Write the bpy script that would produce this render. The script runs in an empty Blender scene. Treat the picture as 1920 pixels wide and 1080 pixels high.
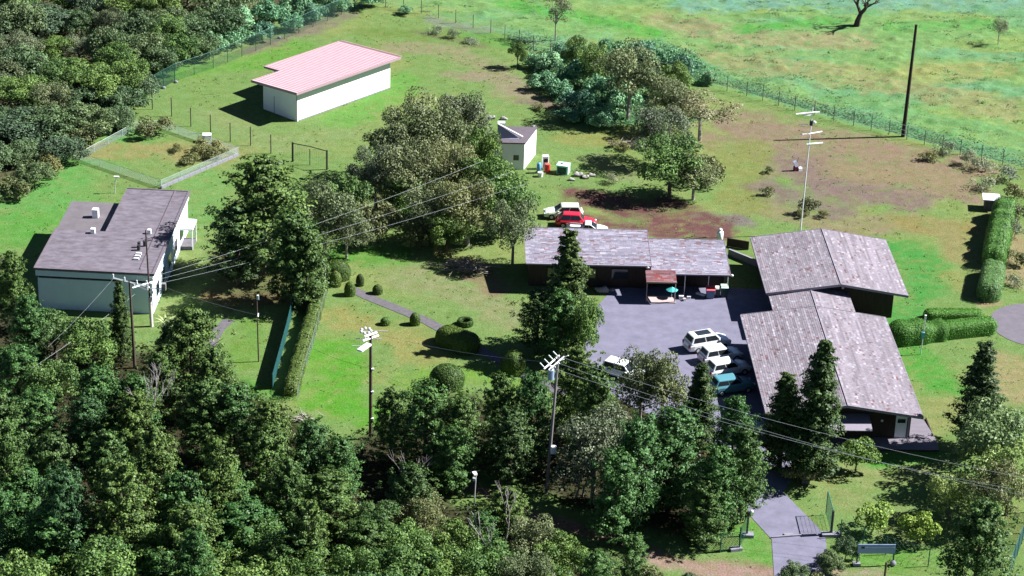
import bpy, math, random
import numpy as np
from mathutils import Vector, Matrix
random.seed(7); rng = np.random.default_rng(7)
S = bpy.context.scene; COL = S.collection
R_ = math.radians

# ------------------------------------------------------------------ camera
FPX = 4500.0; PITCH = R_(25.5); ROLL = R_(2.1); CZ = 103.0
fw = np.array([0, math.cos(PITCH), -math.sin(PITCH)]); rt0 = np.array([1., 0, 0]); up0 = np.array([0, math.sin(PITCH), math.cos(PITCH)])
cx_ = math.cos(ROLL)*rt0 + math.sin(ROLL)*up0; cy_ = -math.sin(ROLL)*rt0 + math.cos(ROLL)*up0
CC = np.array([0, 0, CZ])
cam = bpy.data.cameras.new('camera'); camo = bpy.data.objects.new('camera', cam); COL.objects.link(camo)
camo.matrix_world = Matrix(((cx_[0], cy_[0], -fw[0], 0), (cx_[1], cy_[1], -fw[1], 0), (cx_[2], cy_[2], -fw[2], CZ), (0, 0, 0, 1)))
cam.sensor_width = 36; cam.lens = 36*FPX/1920; cam.clip_start = 1; cam.clip_end = 8000
S.camera = camo
def G(px, py, z=0.0):
    d = fw*FPX + cx_*(px-960) - cy_*(py-540); t = (z-CZ)/d[2]
    return CC + d*t
def gp(px, py, z=0.0):
    q = G(px, py, z); return (float(q[0]), float(q[1]))

# ------------------------------------------------------------------ light
SUN_EL = R_(41.5); SUN_AZ = R_(10)          # the sun stands to the right, a little beyond
W = bpy.data.worlds.new('World'); S.world = W; W.use_nodes = True
nt = W.node_tree; nt.nodes.clear()
sky = nt.nodes.new('ShaderNodeTexSky'); sky.sky_type = 'NISHITA'; sky.sun_disc = False
sky.sun_elevation = SUN_EL; sky.sun_rotation = R_(90) - SUN_AZ; sky.altitude = 2300; sky.air_density = 0.5; sky.dust_density = 0.2
bg = nt.nodes.new('ShaderNodeBackground'); bg.inputs[1].default_value = 0.05
wo = nt.nodes.new('ShaderNodeOutputWorld'); nt.links.new(sky.outputs[0], bg.inputs[0]); nt.links.new(bg.outputs[0], wo.inputs[0])
sl = bpy.data.lights.new('sun', 'SUN'); sl.energy = 5.0; sl.angle = R_(0.53); sl.color = (1.0, 0.985, 0.96)
so = bpy.data.objects.new('sun', sl); COL.objects.link(so)
sd = Vector((math.cos(SUN_EL)*math.cos(SUN_AZ), math.cos(SUN_EL)*math.sin(SUN_AZ), math.sin(SUN_EL)))
so.rotation_euler = sd.to_track_quat('Z', 'Y').to_euler(); so.location = (120, 200, 120)
S.view_settings.view_transform = 'Standard'; S.view_settings.look = 'None'
S.view_settings.exposure = 1.45; S.view_settings.gamma = 1.0; S.view_settings.use_curve_mapping = False

# ------------------------------------------------------------------ helpers
def lin(c):
    return tuple(((v/255)/12.92 if v/255 <= 0.04045 else ((v/255+0.055)/1.055)**2.4) for v in c)
KL = 2.5                                   # lit picture value / albedo
def alb(*c):                                # photographed sunlit sRGB -> base colour
    return tuple(min(0.85, v/KL) for v in lin(c))
MATS = {}
def mat(name, col, rough=0.8, var=0.25, scale=3.0, metal=0.0, spec=0.3, bump=0.0, col2=None, stretch=(1,1,1), attr=False, coat=0.0):
    if name in MATS: return MATS[name]
    m = bpy.data.materials.new(name); m.use_nodes = True; n = m.node_tree.nodes; l = m.node_tree.links
    b = n['Principled BSDF']; b.inputs['Roughness'].default_value = rough; b.inputs['Metallic'].default_value = metal
    b.inputs['Specular IOR Level'].default_value = spec
    if coat: b.inputs['Coat Weight'].default_value = coat
    tc = n.new('ShaderNodeTexCoord'); mp = n.new('ShaderNodeMapping'); mp.inputs['Scale'].default_value = stretch
    l.new(tc.outputs['Object'], mp.inputs[0])
    nz = n.new('ShaderNodeTexNoise'); nz.inputs['Scale'].default_value = scale; nz.inputs['Detail'].default_value = 6
    nz.inputs['Roughness'].default_value = 0.65
    l.new(mp.outputs[0], nz.inputs['Vector'])
    rp = n.new('ShaderNodeMapRange'); rp.inputs[1].default_value = 0.3; rp.inputs[2].default_value = 0.7
    l.new(nz.outputs['Fac'], rp.inputs[0])
    mx = n.new('ShaderNodeMix'); mx.data_type = 'RGBA'
    a = tuple(v*(1-var) for v in col); c2 = col2 if col2 else tuple(min(1, v*(1+var)) for v in col)
    mx.inputs[6].default_value = (*a, 1); mx.inputs[7].default_value = (*c2, 1); l.new(rp.outputs[0], mx.inputs[0])
    out = mx.outputs[2]
    if attr:
        at = n.new('ShaderNodeAttribute'); at.attribute_name = 'tint'
        mu = n.new('ShaderNodeMix'); mu.data_type = 'RGBA'; mu.blend_type = 'MULTIPLY'; mu.inputs[0].default_value = 1
        l.new(out, mu.inputs[6]); l.new(at.outputs['Color'], mu.inputs[7]); out = mu.outputs[2]
    l.new(out, b.inputs['Base Color'])
    if bump:
        bp = n.new('ShaderNodeBump'); bp.inputs['Strength'].default_value = 1; bp.inputs['Distance'].default_value = bump
        l.new(nz.outputs['Fac'], bp.inputs['Height']); l.new(bp.outputs[0], b.inputs['Normal'])
    MATS[name] = m; return m
def leafmat(name, trans=0.25, vary=1.0):
    m = bpy.data.materials.new(name); m.use_nodes = True; n = m.node_tree.nodes; l = m.node_tree.links
    for k in list(n): n.remove(k)
    at = n.new('ShaderNodeAttribute'); at.attribute_name = 'tint'
    pb = n.new('ShaderNodeBsdfPrincipled'); pb.inputs['Roughness'].default_value = 0.55; pb.inputs['Specular IOR Level'].default_value = 0.25
    tr = n.new('ShaderNodeBsdfTranslucent'); mx = n.new('ShaderNodeMixShader'); mx.inputs[0].default_value = trans
    o = n.new('ShaderNodeOutputMaterial')
    oi = n.new('ShaderNodeObjectInfo'); cr = n.new('ShaderNodeValToRGB'); l.new(oi.outputs['Random'], cr.inputs[0])
    e = cr.color_ramp.elements; e[0].color = (.72,.80,.95,1); e[1].color = (1.08,1.06,.82,1)
    for p_, c_ in ((.3,(1.05,1.1,.9,1)),(.55,(.82,.95,.85,1)),(.8,(1.25,1.2,1.05,1))): q_ = e.new(p_); q_.color = c_
    mm = n.new('ShaderNodeMix'); mm.data_type = 'RGBA'; mm.blend_type = 'MULTIPLY'; mm.inputs[0].default_value = vary; l.new(at.outputs['Color'], mm.inputs[6]); l.new(cr.outputs[0], mm.inputs[7])
    l.new(mm.outputs[2], pb.inputs['Base Color']); l.new(mm.outputs[2], tr.inputs['Color'])
    l.new(pb.outputs[0], mx.inputs[1]); l.new(tr.outputs[0], mx.inputs[2]); l.new(mx.outputs[0], o.inputs[0])
    return m
LEAF = leafmat('foliage', 0.16); CLIP = leafmat('clipped_foliage', 0.1, 0.0); TUFT = leafmat('tuft_leaves', 0.4, 0.0)

def link(name, me, parent=None, m=None):
    o = bpy.data.objects.new(name, me); COL.objects.link(o)
    if parent: o.parent = parent
    if m is not None and me is not None and not me.materials:
        me.materials.append(m)
    return o
def thing(name, label, cat, loc=(0,0,0), rz=0, group=None):
    o = bpy.data.objects.new(name, None); COL.objects.link(o); o.location = loc; o.rotation_euler = (0,0,rz)
    o.empty_display_size = 0.3
    o['label'] = label; o['category'] = cat
    if group: o['group'] = group
    return o
def tag(o, label, cat, group=None):
    o['label'] = label; o['category'] = cat
    if group: o['group'] = group
    return o
def struct(o): o['kind'] = 'structure'; return o
def stuff(o): o['kind'] = 'stuff'; return o

class MB:
    def __init__(s): s.v = []; s.f = []; s.c = None
    def add(s, vs, fs):
        k = len(s.v); s.v += [tuple(map(float, q)) for q in vs]; s.f += [tuple(i+k for i in f) for f in fs]; return s
    def box(s, c, d, rz=0, M=None):
        x, y, z = d[0]/2, d[1]/2, d[2]/2
        vs = [(-x,-y,-z),(x,-y,-z),(x,y,-z),(-x,y,-z),(-x,-y,z),(x,-y,z),(x,y,z),(-x,y,z)]
        if M is not None: vs = [tuple(M @ Vector(q)) for q in vs]
        ca, sa = math.cos(rz), math.sin(rz)
        vs = [(c[0]+q[0]*ca-q[1]*sa, c[1]+q[0]*sa+q[1]*ca, c[2]+q[2]) for q in vs]
        return s.add(vs, [(0,3,2,1),(4,5,6,7),(0,1,5,4),(1,2,6,5),(2,3,7,6),(3,0,4,7)])
    def bb(s, a, b): return s.box([(a[i]+b[i])/2 for i in range(3)], [b[i]-a[i] for i in range(3)])
    def tube(s, pts, rad, n=8, caps=True):
        pts = [Vector(p) for p in pts]; N = len(pts)
        if not hasattr(rad, '__len__'): rad = [rad]*N
        rings = []
        for i, p in enumerate(pts):
            t = (pts[min(i+1, N-1)] - pts[max(i-1, 0)]).normalized()
            a = t.cross(Vector((0,0,1))) if abs(t.z) < .9 else t.cross(Vector((0,1,0)))
            a.normalize(); b = t.cross(a)
            rings.append([p + (a*math.cos(2*math.pi*k/n) + b*math.sin(2*math.pi*k/n))*rad[i] for k in range(n)])
        vs = [q for r in rings for q in r]; fs = []
        for i in range(N-1):
            for k in range(n):
                k2 = (k+1) % n; fs.append((i*n+k, (i+1)*n+k, (i+1)*n+k2, i*n+k2))
        if caps: fs.append(tuple(range(n))); fs.append(tuple((N-1)*n+k for k in reversed(range(n))))
        return s.add(vs, fs)
    def prism(s, poly, z0, z1):
        n = len(poly); zt = z1 if callable(z1) else (lambda x, y: z1); zb = z0 if callable(z0) else (lambda x, y: z0)
        vs = [(x, y, zb(x, y)) for x, y in poly] + [(x, y, zt(x, y)) for x, y in poly]
        fs = [tuple(reversed(range(n))), tuple(range(n, 2*n))] + [(i, (i+1) % n, n+(i+1) % n, n+i) for i in range(n)]
        return s.add(vs, fs)
    def build(s, name, m, parent=None, loc=None, bevel=0, smooth=False):
        me = bpy.data.meshes.new(name); me.from_pydata(s.v, [], s.f); me.update()
        if s.c is not None:
            ca = me.color_attributes.new('tint', 'FLOAT_COLOR', 'CORNER')
            arr = []
            for p, c in zip(me.polygons, s.c): arr += [*c, 1.0]*p.loop_total
            ca.data.foreach_set('color', arr)
        if smooth: me.shade_smooth()
        o = link(name, me, parent, m)
        if loc: o.location = loc
        if bevel:
            b = o.modifiers.new('bevel', 'BEVEL'); b.width = bevel; b.segments = 2; b.limit_method = 'ANGLE'
        return o
def ellipsoid(mb, c, r, n=12, m=8):
    vs = []; fs = []
    for i in range(m+1):
        a = math.pi*i/m
        for k in range(n):
            b = 2*math.pi*k/n; vs.append((c[0]+r[0]*math.sin(a)*math.cos(b), c[1]+r[1]*math.sin(a)*math.sin(b), c[2]+r[2]*math.cos(a)))
    for i in range(m):
        for k in range(n): fs.append((i*n+k, (i+1)*n+k, (i+1)*n+(k+1) % n, i*n+(k+1) % n))
    return mb.add(vs, fs)

# value noise
_perm = rng.random((256, 256))
def vn(x, y):
    xi = np.floor(x).astype(int); yi = np.floor(y).astype(int); fx = x-xi; fy = y-yi
    fx = fx*fx*(3-2*fx); fy = fy*fy*(3-2*fy)
    g = lambda a, b: _perm[a % 256, b % 256]
    return (g(xi, yi)*(1-fx)+g(xi+1, yi)*fx)*(1-fy) + (g(xi, yi+1)*(1-fx)+g(xi+1, yi+1)*fx)*fy
def grn(c):                                 # photographed grass colour, greens calmed
    r, g, b_ = c
    if g > r+8 and g > b_+8: g = g-max(0, g-158)*.5; b_ = b_+14; r = r+2
    return alb(r, g, b_)
def fbm(x, y, o=5):
    s = 0; a = .5; t = 0
    for i in range(o): s = s + a*vn(x*2**i+17*i, y*2**i+31*i); t += a; a *= .55
    return s/t
def seg_dist(x, y, pts):
    d = np.full(np.shape(x), 1e9)
    for (ax, ay), (bx, by) in zip(pts[:-1], pts[1:]):
        vx, vy = bx-ax, by-ay; L = vx*vx+vy*vy+1e-9
        t = np.clip(((x-ax)*vx+(y-ay)*vy)/L, 0, 1)
        d = np.minimum(d, np.hypot(x-ax-t*vx, y-ay-t*vy))
    return d
def inpoly(x, y, P):
    r = np.zeros(np.shape(x), bool); n = len(P)
    for i in range(n):
        ax, ay = P[i]; bx, by = P[(i+1) % n]
        c = ((ay > y) != (by > y)) & (x < (bx-ax)*(y-ay)/((by-ay) if by != ay else 1e-9)+ax)
        r ^= c
    return r
def W2(pts): return [gp(a, b) for a, b in pts]

# meadow fence line in the ground plane; the meadow beyond it rolls gently
MF = W2([(560,-60),(640,2),(790,25),(920,62),(1000,92),(1130,120),(1290,152),(1400,180),(1490,207),(1600,236),(1700,262),(1800,290),(1920,318),(2080,360)])
MFx = np.array([p[0] for p in MF]); MFy = np.array([p[1] for p in MF])
def gz(x, y):
    x = np.asarray(x, float); y = np.asarray(y, float)
    fy = np.interp(x, MFx, MFy)
    m = np.clip((y-fy-1.0)/6.0, 0, 1); m = m*m*(3-2*m)
    far = np.clip((y-330)/200, 0, 1)
    rd = fbm(x*.16+y*.05, y*.42-x*.12, 4)
    hm = np.clip(fbm(x*.55+y*.1+40, y*1.1+11, 3)-.52, 0, 1)
    return m*(1-far)*(0.8*(rd-.5) + 1.1*hm)
# ------------------------------------------------------------------ ground
def axis(a, b, st, lo, hi):
    v = list(np.arange(a, b+.01, st)); s = st; x = v[0]; left = []
    while x > lo: s *= 1.35; x -= s; left.append(x)
    s = st; x = v[-1]; right = []
    while x < hi: s *= 1.35; x += s; right.append(x)
    return np.array(left[::-1]+v+right)
gxs = axis(-80, 82, .45, -3000, 3000); gys = axis(150, 325, .45, -1500, 5000)
XX, YY = np.meshgrid(gxs, gys); nx, ny = len(gxs), len(gys)
x = XX.ravel(); y = YY.ravel(); z = gz(x, y)
me = bpy.data.meshes.new('ground')
me.vertices.add(len(x)); me.vertices.foreach_set('co', np.stack([x, y, z], 1).ravel())
ii, jj = np.meshgrid(np.arange(nx-1), np.arange(ny-1)); a0 = (jj*nx+ii).ravel()
quads = np.stack([a0, a0+1, a0+1+nx, a0+nx], 1)
me.loops.add(quads.size); me.polygons.add(len(quads)); me.loops.foreach_set('vertex_index', quads.ravel())
me.polygons.foreach_set('loop_start', np.arange(len(quads))*4); me.polygons.foreach_set('loop_total', np.full(len(quads), 4))
me.update(); me.validate(); me.shade_smooth()
base = np.array(grn((136,184,84))); colr = np.tile(base, (len(x), 1))
n1 = fbm(x*.12, y*.12, 5); n2 = fbm(x*.5+9, y*.5, 4); n3 = fbm(x*1.3+50, y*1.3, 3)
def blend(w, c):
    global colr
    colr = colr*(1-w[:, None]) + np.array(c)*w[:, None]
DRY = alb(176,176,108); BRN = alb(160,146,116); LUSH = grn((104,190,70)); CY = grn((120,208,136))
blend(np.clip((n1-.5)*5, 0, 1)*.5, DRY)
def patch(pts, r, c, s=1.0, soft=.6):       # pts: where on the ground, r metres
    P = W2(pts)
    d = seg_dist(x, y*1.0, P if len(P) > 1 else P*2)
    w = np.clip((r*(1+1.3*(n2-.5)+.9*(n1-.5)) - d)/(r*soft), 0, 1)*s
    blend(w*np.clip(.55+ (n3-.3)*1.6, 0, 1), grn(c))
# meadow
mead = np.clip((y - np.interp(x, MFx, MFy))/1.5, 0, 1)
blend(mead*.9, np.array(grn((140,218,100))))
nn = fbm(x*.07+3, y*.16+5, 5)
blend(mead*np.clip((nn-.5)*5, 0, 1)*.75, alb(170,190,106))
nn = fbm(x*.09+33, y*.2+15, 5)
blend(mead*np.clip((nn-.55)*7, 0, 1)*.8, grn((124,214,122)))
# middle scale mottling everywhere
nm = fbm(x*.9+70, y*1.5+20, 3)
# (laid after the patches, see below)
PATCH = [
 ([(60,400),(150,300),(230,270)],6,(112,205,78)), ([(20,440),(60,420)],5,(104,196,62)), ([(390,335),(380,400)],4,(128,200,84)),
 ([(330,135),(480,120),(560,90)],3.5,(116,196,58)), ([(400,215),(520,270),(640,250)],3.5,(150,190,96)), ([(640,225),(760,150)],3,(120,205,70)),
 ([(180,285),(300,285),(410,285)],3.4,(172,164,108)), ([(560,60),(640,25)],3,(148,142,122)), ([(470,95),(600,45)],1.5,(150,140,120)),
 ([(760,90),(850,95),(930,140),(960,180)],3.4,(166,162,124)), ([(860,140),(960,150),(1010,190)],2.6,(170,158,130)), ([(700,60),(900,70)],3,(126,160,66)),
 ([(980,190),(1090,200)],1.6,(150,128,118)), ([(780,60),(900,85)],1.2,(128,140,80)), ([(880,60),(960,85)],2.2,(112,190,70)), ([(820,40),(900,55)],2,(150,176,132)),
 ([(960,10),(1120,40),(1230,60)],3,(96,212,62)), ([(1290,10),(1500,5),(1900,5)],3.5,(132,220,150)), ([(1250,40),(1400,75),(1600,80)],4,(176,188,114)),
 ([(1300,100),(1450,130),(1650,150),(1850,200)],5,(168,190,106)), ([(1230,80),(1420,175),(1690,240),(1900,300)],1.9,(112,206,112)),
 ([(1400,55),(1560,40)],2,(100,214,70)), ([(1680,50),(1860,45)],2.5,(112,210,80)), ([(1720,140),(1860,130)],4,(176,180,112)), ([(1550,180),(1900,250)],2.4,(128,210,100)),
 ([(1240,110),(1330,150)],2.5,(104,212,110)),
 ([(1380,210),(1500,240),(1650,270)],2.6,(150,160,96)), ([(1420,240),(1560,260),(1700,300),(1820,320)],4.4,(170,146,124)),
 ([(1410,250),(1500,300),(1620,330),(1770,345)],6.5,(166,144,124)), ([(1420,390),(1560,420),(1700,420)],3.5,(166,154,120)),
 ([(1480,310),(1580,350),(1700,370)],4.4,(154,132,126)), ([(1600,320),(1760,340)],4,(170,152,120)), ([(1700,420),(1800,430)],3,(168,156,98)),
 ([(1400,280),(1400,390)],3.4,(152,160,92)), ([(1330,410),(1390,415)],2.2,(146,134,134)), ([(1440,350),(1560,395)],3,(150,132,124)),
 ([(1090,360),(1180,395),(1340,420)],2.9,(132,88,90)), ([(1060,400),(1160,425),(1350,438)],2.2,(134,90,92)), ([(1130,380),(1260,385)],2.8,(124,82,84)),
 ([(1030,340),(1100,345)],1.8,(132,180,84)), ([(1060,260),(1180,260)],3,(164,166,96)), ([(1120,300),(1160,330)],2.5,(150,176,100)), ([(1100,225),(1300,215)],2.4,(104,176,84)),
 ([(1400,470),(1440,480)],1.5,(128,170,76)),
 ([(1700,470),(1740,520),(1690,600)],3.6,(88,186,66)), ([(1800,480),(1770,420)],2,(168,160,108)), ([(1810,540),(1790,520)],2,(160,168,100)),
 ([(1700,650),(1740,690),(1780,730)],3.2,(94,192,56)), ([(1880,680),(1900,740)],3,(178,168,122)), ([(1780,760),(1760,800)],2.6,(160,168,104)),
 ([(1900,440),(1890,520)],2.4,(184,164,128)), ([(1840,572),(1870,565)],1.2,(200,170,140)),
 ([(650,470),(740,480)],3.2,(100,178,50)), ([(760,520),(900,560),(940,590)],3.6,(158,176,104)), ([(870,500),(930,540)],2,(160,140,112)),
 ([(640,590),(760,630),(800,660)],3.6,(168,178,88)), ([(620,660),(640,760),(700,780)],4.0,(104,196,42)), ([(780,720),(880,700),(960,720)],3.0,(130,196,60)),
 ([(470,600),(450,680)],2.6,(122,176,62)), ([(460,720),(500,740)],2,(100,180,56)), ([(400,560),(520,560)],2.0,(150,120,90)),
 ([(1500,880),(1620,890),(1700,880)],3.2,(160,182,96)), ([(1640,870),(1740,850)],2,(90,190,50)), ([(1600,940),(1700,1000)],3,(150,176,90)), ([(1640,1045),(1740,1050)],2.4,(116,186,60)),
 ([(1400,1000),(1430,1040)],1.8,(110,190,60)),
 ([(850,905),(940,930),(1010,975),(1130,1000),(1250,1050),(1400,1070),(1500,1085)],1.4,(180,146,134)), ([(1180,1040),(1300,1065),(1420,1085)],1.5,(192,160,150)),
 ([(1560,1075),(1640,1075)],1.0,(190,166,150)),
]
for p_ in PATCH: patch(*p_)
blend(np.clip((nm-.58)*6, 0, 1)*.25, alb(172,172,112))
blend(np.clip((.40-nm)*6, 0, 1)*(.18+.4*mead), grn((104,188,84)))
nq = fbm(x*.7+120, y*1.1+60, 3); blend(np.clip((nq-.6)*7, 0, 1)*mead*.2, grn((140,212,130)))
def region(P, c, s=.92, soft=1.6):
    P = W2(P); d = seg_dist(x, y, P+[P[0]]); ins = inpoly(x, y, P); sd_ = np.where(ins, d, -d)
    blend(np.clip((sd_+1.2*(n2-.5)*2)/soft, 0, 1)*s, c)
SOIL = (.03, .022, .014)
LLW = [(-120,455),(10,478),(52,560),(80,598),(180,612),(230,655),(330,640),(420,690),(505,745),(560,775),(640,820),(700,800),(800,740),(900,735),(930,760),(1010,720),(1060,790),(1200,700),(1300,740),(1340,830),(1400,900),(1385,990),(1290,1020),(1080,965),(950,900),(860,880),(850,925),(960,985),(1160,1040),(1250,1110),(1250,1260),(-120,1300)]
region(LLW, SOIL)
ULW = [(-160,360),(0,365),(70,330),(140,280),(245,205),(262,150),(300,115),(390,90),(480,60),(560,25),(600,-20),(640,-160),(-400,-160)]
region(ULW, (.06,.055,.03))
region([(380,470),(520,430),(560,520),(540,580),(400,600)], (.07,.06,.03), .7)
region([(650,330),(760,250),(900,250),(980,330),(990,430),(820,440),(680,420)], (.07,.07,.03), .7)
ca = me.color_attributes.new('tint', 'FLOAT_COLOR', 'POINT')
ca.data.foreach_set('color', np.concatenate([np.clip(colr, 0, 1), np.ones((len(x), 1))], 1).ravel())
gm = bpy.data.materials.new('grass_ground'); gm.use_nodes = True; n = gm.node_tree.nodes; l = gm.node_tree.links
b = n['Principled BSDF']; b.inputs['Roughness'].default_value = .95; b.inputs['Specular IOR Level'].default_value = .1
at = n.new('ShaderNodeAttribute'); at.attribute_name = 'tint'; tc = n.new('ShaderNodeTexCoord')
def noi(sc, dt=6, ro=.6, st=None):
    q = n.new('ShaderNodeTexNoise'); q.inputs['Scale'].default_value = sc; q.inputs['Detail'].default_value = dt; q.inputs['Roughness'].default_value = ro
    if st:
        mp = n.new('ShaderNodeMapping'); mp.inputs['Scale'].default_value = st; l.new(tc.outputs['Object'], mp.inputs[0]); l.new(mp.outputs[0], q.inputs['Vector'])
    else: l.new(tc.outputs['Object'], q.inputs['Vector'])
    return q
def mul(a, f0, f1, fac):
    r = n.new('ShaderNodeMapRange'); r.inputs[1].default_value = .3; r.inputs[2].default_value = .7; l.new(fac.outputs['Fac'], r.inputs[0])
    c = n.new('ShaderNodeMix'); c.data_type = 'RGBA'; c.inputs[6].default_value = (*f0, 1); c.inputs[7].default_value = (*f1, 1); l.new(r.outputs[0], c.inputs[0])
    q = n.new('ShaderNodeMix'); q.data_type = 'RGBA'; q.blend_type = 'MULTIPLY'; q.inputs[0].default_value = 1; l.new(a, q.inputs[6]); l.new(c.outputs[2], q.inputs[7]); return q.outputs[2]
c1 = mul(at.outputs['Color'], (.84,.87,.74), (1.14,1.12,1.22), noi(.8))
c1 = mul(c1, (.84,.86,.78), (1.14,1.12,1.2), noi(2.4, 5, .7))
c2 = mul(c1, (.68,.72,.62), (1.30,1.26,1.34), noi(6.0, 4, .75))
l.new(c2, b.inputs['Base Color'])
bn = noi(5, 5, .7); bp = n.new('ShaderNodeBump'); bp.inputs['Distance'].default_value = .09; bp.inputs['Strength'].default_value = .8
l.new(bn.outputs['Fac'], bp.inputs['Height']); l.new(bp.outputs[0], b.inputs['Normal'])
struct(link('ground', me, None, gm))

# sheets laid on the ground
def sheet(name, poly_px, m, z=.03, world=None):
    P = world if world else W2(poly_px)
    o = MB().prism(P if area(P) > 0 else P[::-1], -.2, z).build(name, m); return struct(o)
def area(P): return sum(P[i][0]*P[(i+1) % len(P)][1]-P[(i+1) % len(P)][0]*P[i][1] for i in range(len(P)))
def ribbon(name, px, w, m, z=.03):
    P = [Vector(q) for q in W2(px)]; L = []; Rr = []
    for i, p in enumerate(P):
        t = (P[min(i+1, len(P)-1)]-P[max(i-1, 0)]).normalized(); nn_ = Vector((-t.y, t.x))*w/2
        L.append(tuple(p+nn_)); Rr.append(tuple(p-nn_))
    mb = MB()
    for i in range(len(P)-1):
        q = [Rr[i], Rr[i+1], L[i+1], L[i]]
        mb.add([(a, b_, z) for a, b_ in q], [(0,1,2,3)])
    mb.add([(a, b_, z) for a, b_ in L]+[(a, b_, -.1) for a, b_ in L], [(i+1, i, len(L)+i, len(L)+i+1) for i in range(len(L)-1)])
    mb.add([(a, b_, z) for a, b_ in Rr]+[(a, b_, -.1) for a, b_ in Rr], [(i, i+1, len(L)+i+1, len(L)+i) for i in range(len(L)-1)])
    return struct(mb.build(name, m))
ASPH = mat('worn_asphalt', alb(162,160,186), .9, .17, .8, spec=.2, bump=.01)
PATHM = mat('grey_path', alb(140,135,142), .9, .22, 2.5, spec=.2, bump=.01)
sheet('courtyard', [(1078,700),(1098,600),(1150,540),(1300,536),(1440,544),(1450,640),(1484,830),(1482,905),(1468,922),(1490,945),(1535,990),(1548,1010),(1556,1090),(1452,1090),(1447,1012),(1404,965),(1395,900),(1330,830),(1180,760)], ASPH)
ribbon('garden_path', [(655,540),(690,557),(740,577),(800,602),(850,630),(900,656),(945,680),(990,706),(1060,740)], 1.25, PATHM)
ribbon('side_path', [(430,600),(412,615),(398,640),(392,665),(380,700)], 1.1, PATHM)
cc = gp(1952,611); sheet('turning_circle', None, mat('circle_asphalt', alb(150,142,156), .9, .15, 1.2, bump=.01), .03, [(cc[0]+5.0*math.cos(a), cc[1]+5.0*math.sin(a)) for a in np.linspace(0, 2*math.pi, 41)[:-1]])
KERB = mat('pale_kerb', alb(190,190,205), .9, .2, 3)

# ------------------------------------------------------------------ foliage
def leafmesh(name, C, N, size, tint, aspect=.62, hull=None):
    C = np.asarray(C); n = len(C)
    N = N/np.linalg.norm(N, axis=1, keepdims=True)
    r = rng.normal(size=(n, 3)); u = np.cross(N, r); u /= np.linalg.norm(u, axis=1, keepdims=True)+1e-9; v = np.cross(N, u)
    s = size[:, None]
    bend = N*s*.25
    P = np.stack([C-u*s, C-v*s*aspect+bend, C+u*s, C+v*s*aspect+bend], 1).reshape(-1, 3)
    T = np.repeat(tint, 4, axis=0); nv = n*4; F = np.arange(nv).reshape(-1, 4)
    if hull is not None:
        hv, hf, hc = hull; F = np.concatenate([F, np.asarray(hf)+nv]); P = np.concatenate([P, hv]); T = np.concatenate([T, np.tile(hc, (len(hv), 1))])
    me = bpy.data.meshes.new(name); me.vertices.add(len(P)); me.vertices.foreach_set('co', P.ravel())
    me.loops.add(F.size); me.polygons.add(len(F)); me.loops.foreach_set('vertex_index', F.ravel().astype(np.int32))
    me.polygons.foreach_set('loop_start', np.arange(len(F))*4); me.polygons.foreach_set('loop_total', np.full(len(F), 4)); me.update()
    ca = me.color_attributes.new('tint', 'FLOAT_COLOR', 'POINT'); ca.data.foreach_set('color', np.concatenate([np.clip(T, 0, 1), np.ones((len(T), 1))], 1).ravel())
    return me
def rdir(n, zmin=-1):
    z = rng.uniform(zmin, 1, n); a = rng.uniform(0, 2*math.pi, n); r = np.sqrt(1-z*z); return np.stack([r*np.cos(a), r*np.sin(a), z], 1)
def tints(n, c1, c2, clump=None, jit=.28):
    t = rng.random(n)[:, None]
    if clump is not None: t = np.clip(.5*t+.5*clump[:, None], 0, 1)
    c = np.array(c1)*(1-t)+np.array(c2)*t
    return c*(1+jit*(rng.random((n, 1))-.5)*2)
def crown_round(H, R, z0, nc, nl, c1, c2, size=.15, cr=.34, dens=1.0, flat=1.0):
    """broadleaf crown made of many leafy sprays"""
    C = []; N = []; K = []
    cz = (H+z0)/2; rz = (H-z0)/2
    d = rdir(nc, -.55); rad = rng.uniform(.5, .98, nc)
    cen = d*rad[:, None]*np.array([R, R, rz]) + [0, 0, cz]
    # a few inner clumps
    cen[:nc//5] = rdir(nc//5)*np.array([R, R, rz])*.3 + [0, 0, cz]
    for i in range(nc):
        q_ = rng.uniform(.5, 1.3); r = R*cr*q_; k = int(nl/nc*dens*(.25+.75*q_*q_)*rng.uniform(.7, 1.3))
        q = rdir(k, -.5); rr = rng.uniform(.55, 1.08, k)**.6
        C.append(cen[i] + q*rr[:, None]*[r, r, r*.75*flat]); N.append(q*.7+[0, 0, .35]+rng.normal(size=(k, 3))*.45)
        K.append(np.full(k, rng.random()))
    C = np.concatenate(C); N = np.concatenate(N); K = np.concatenate(K)
    keep = C[:, 2] > .05
    C, N, K = C[keep], N[keep], K[keep]
    return C, N, rng.uniform(.6, 1.3, len(C))*size, tints(len(C), c1, c2, K), cen
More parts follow.
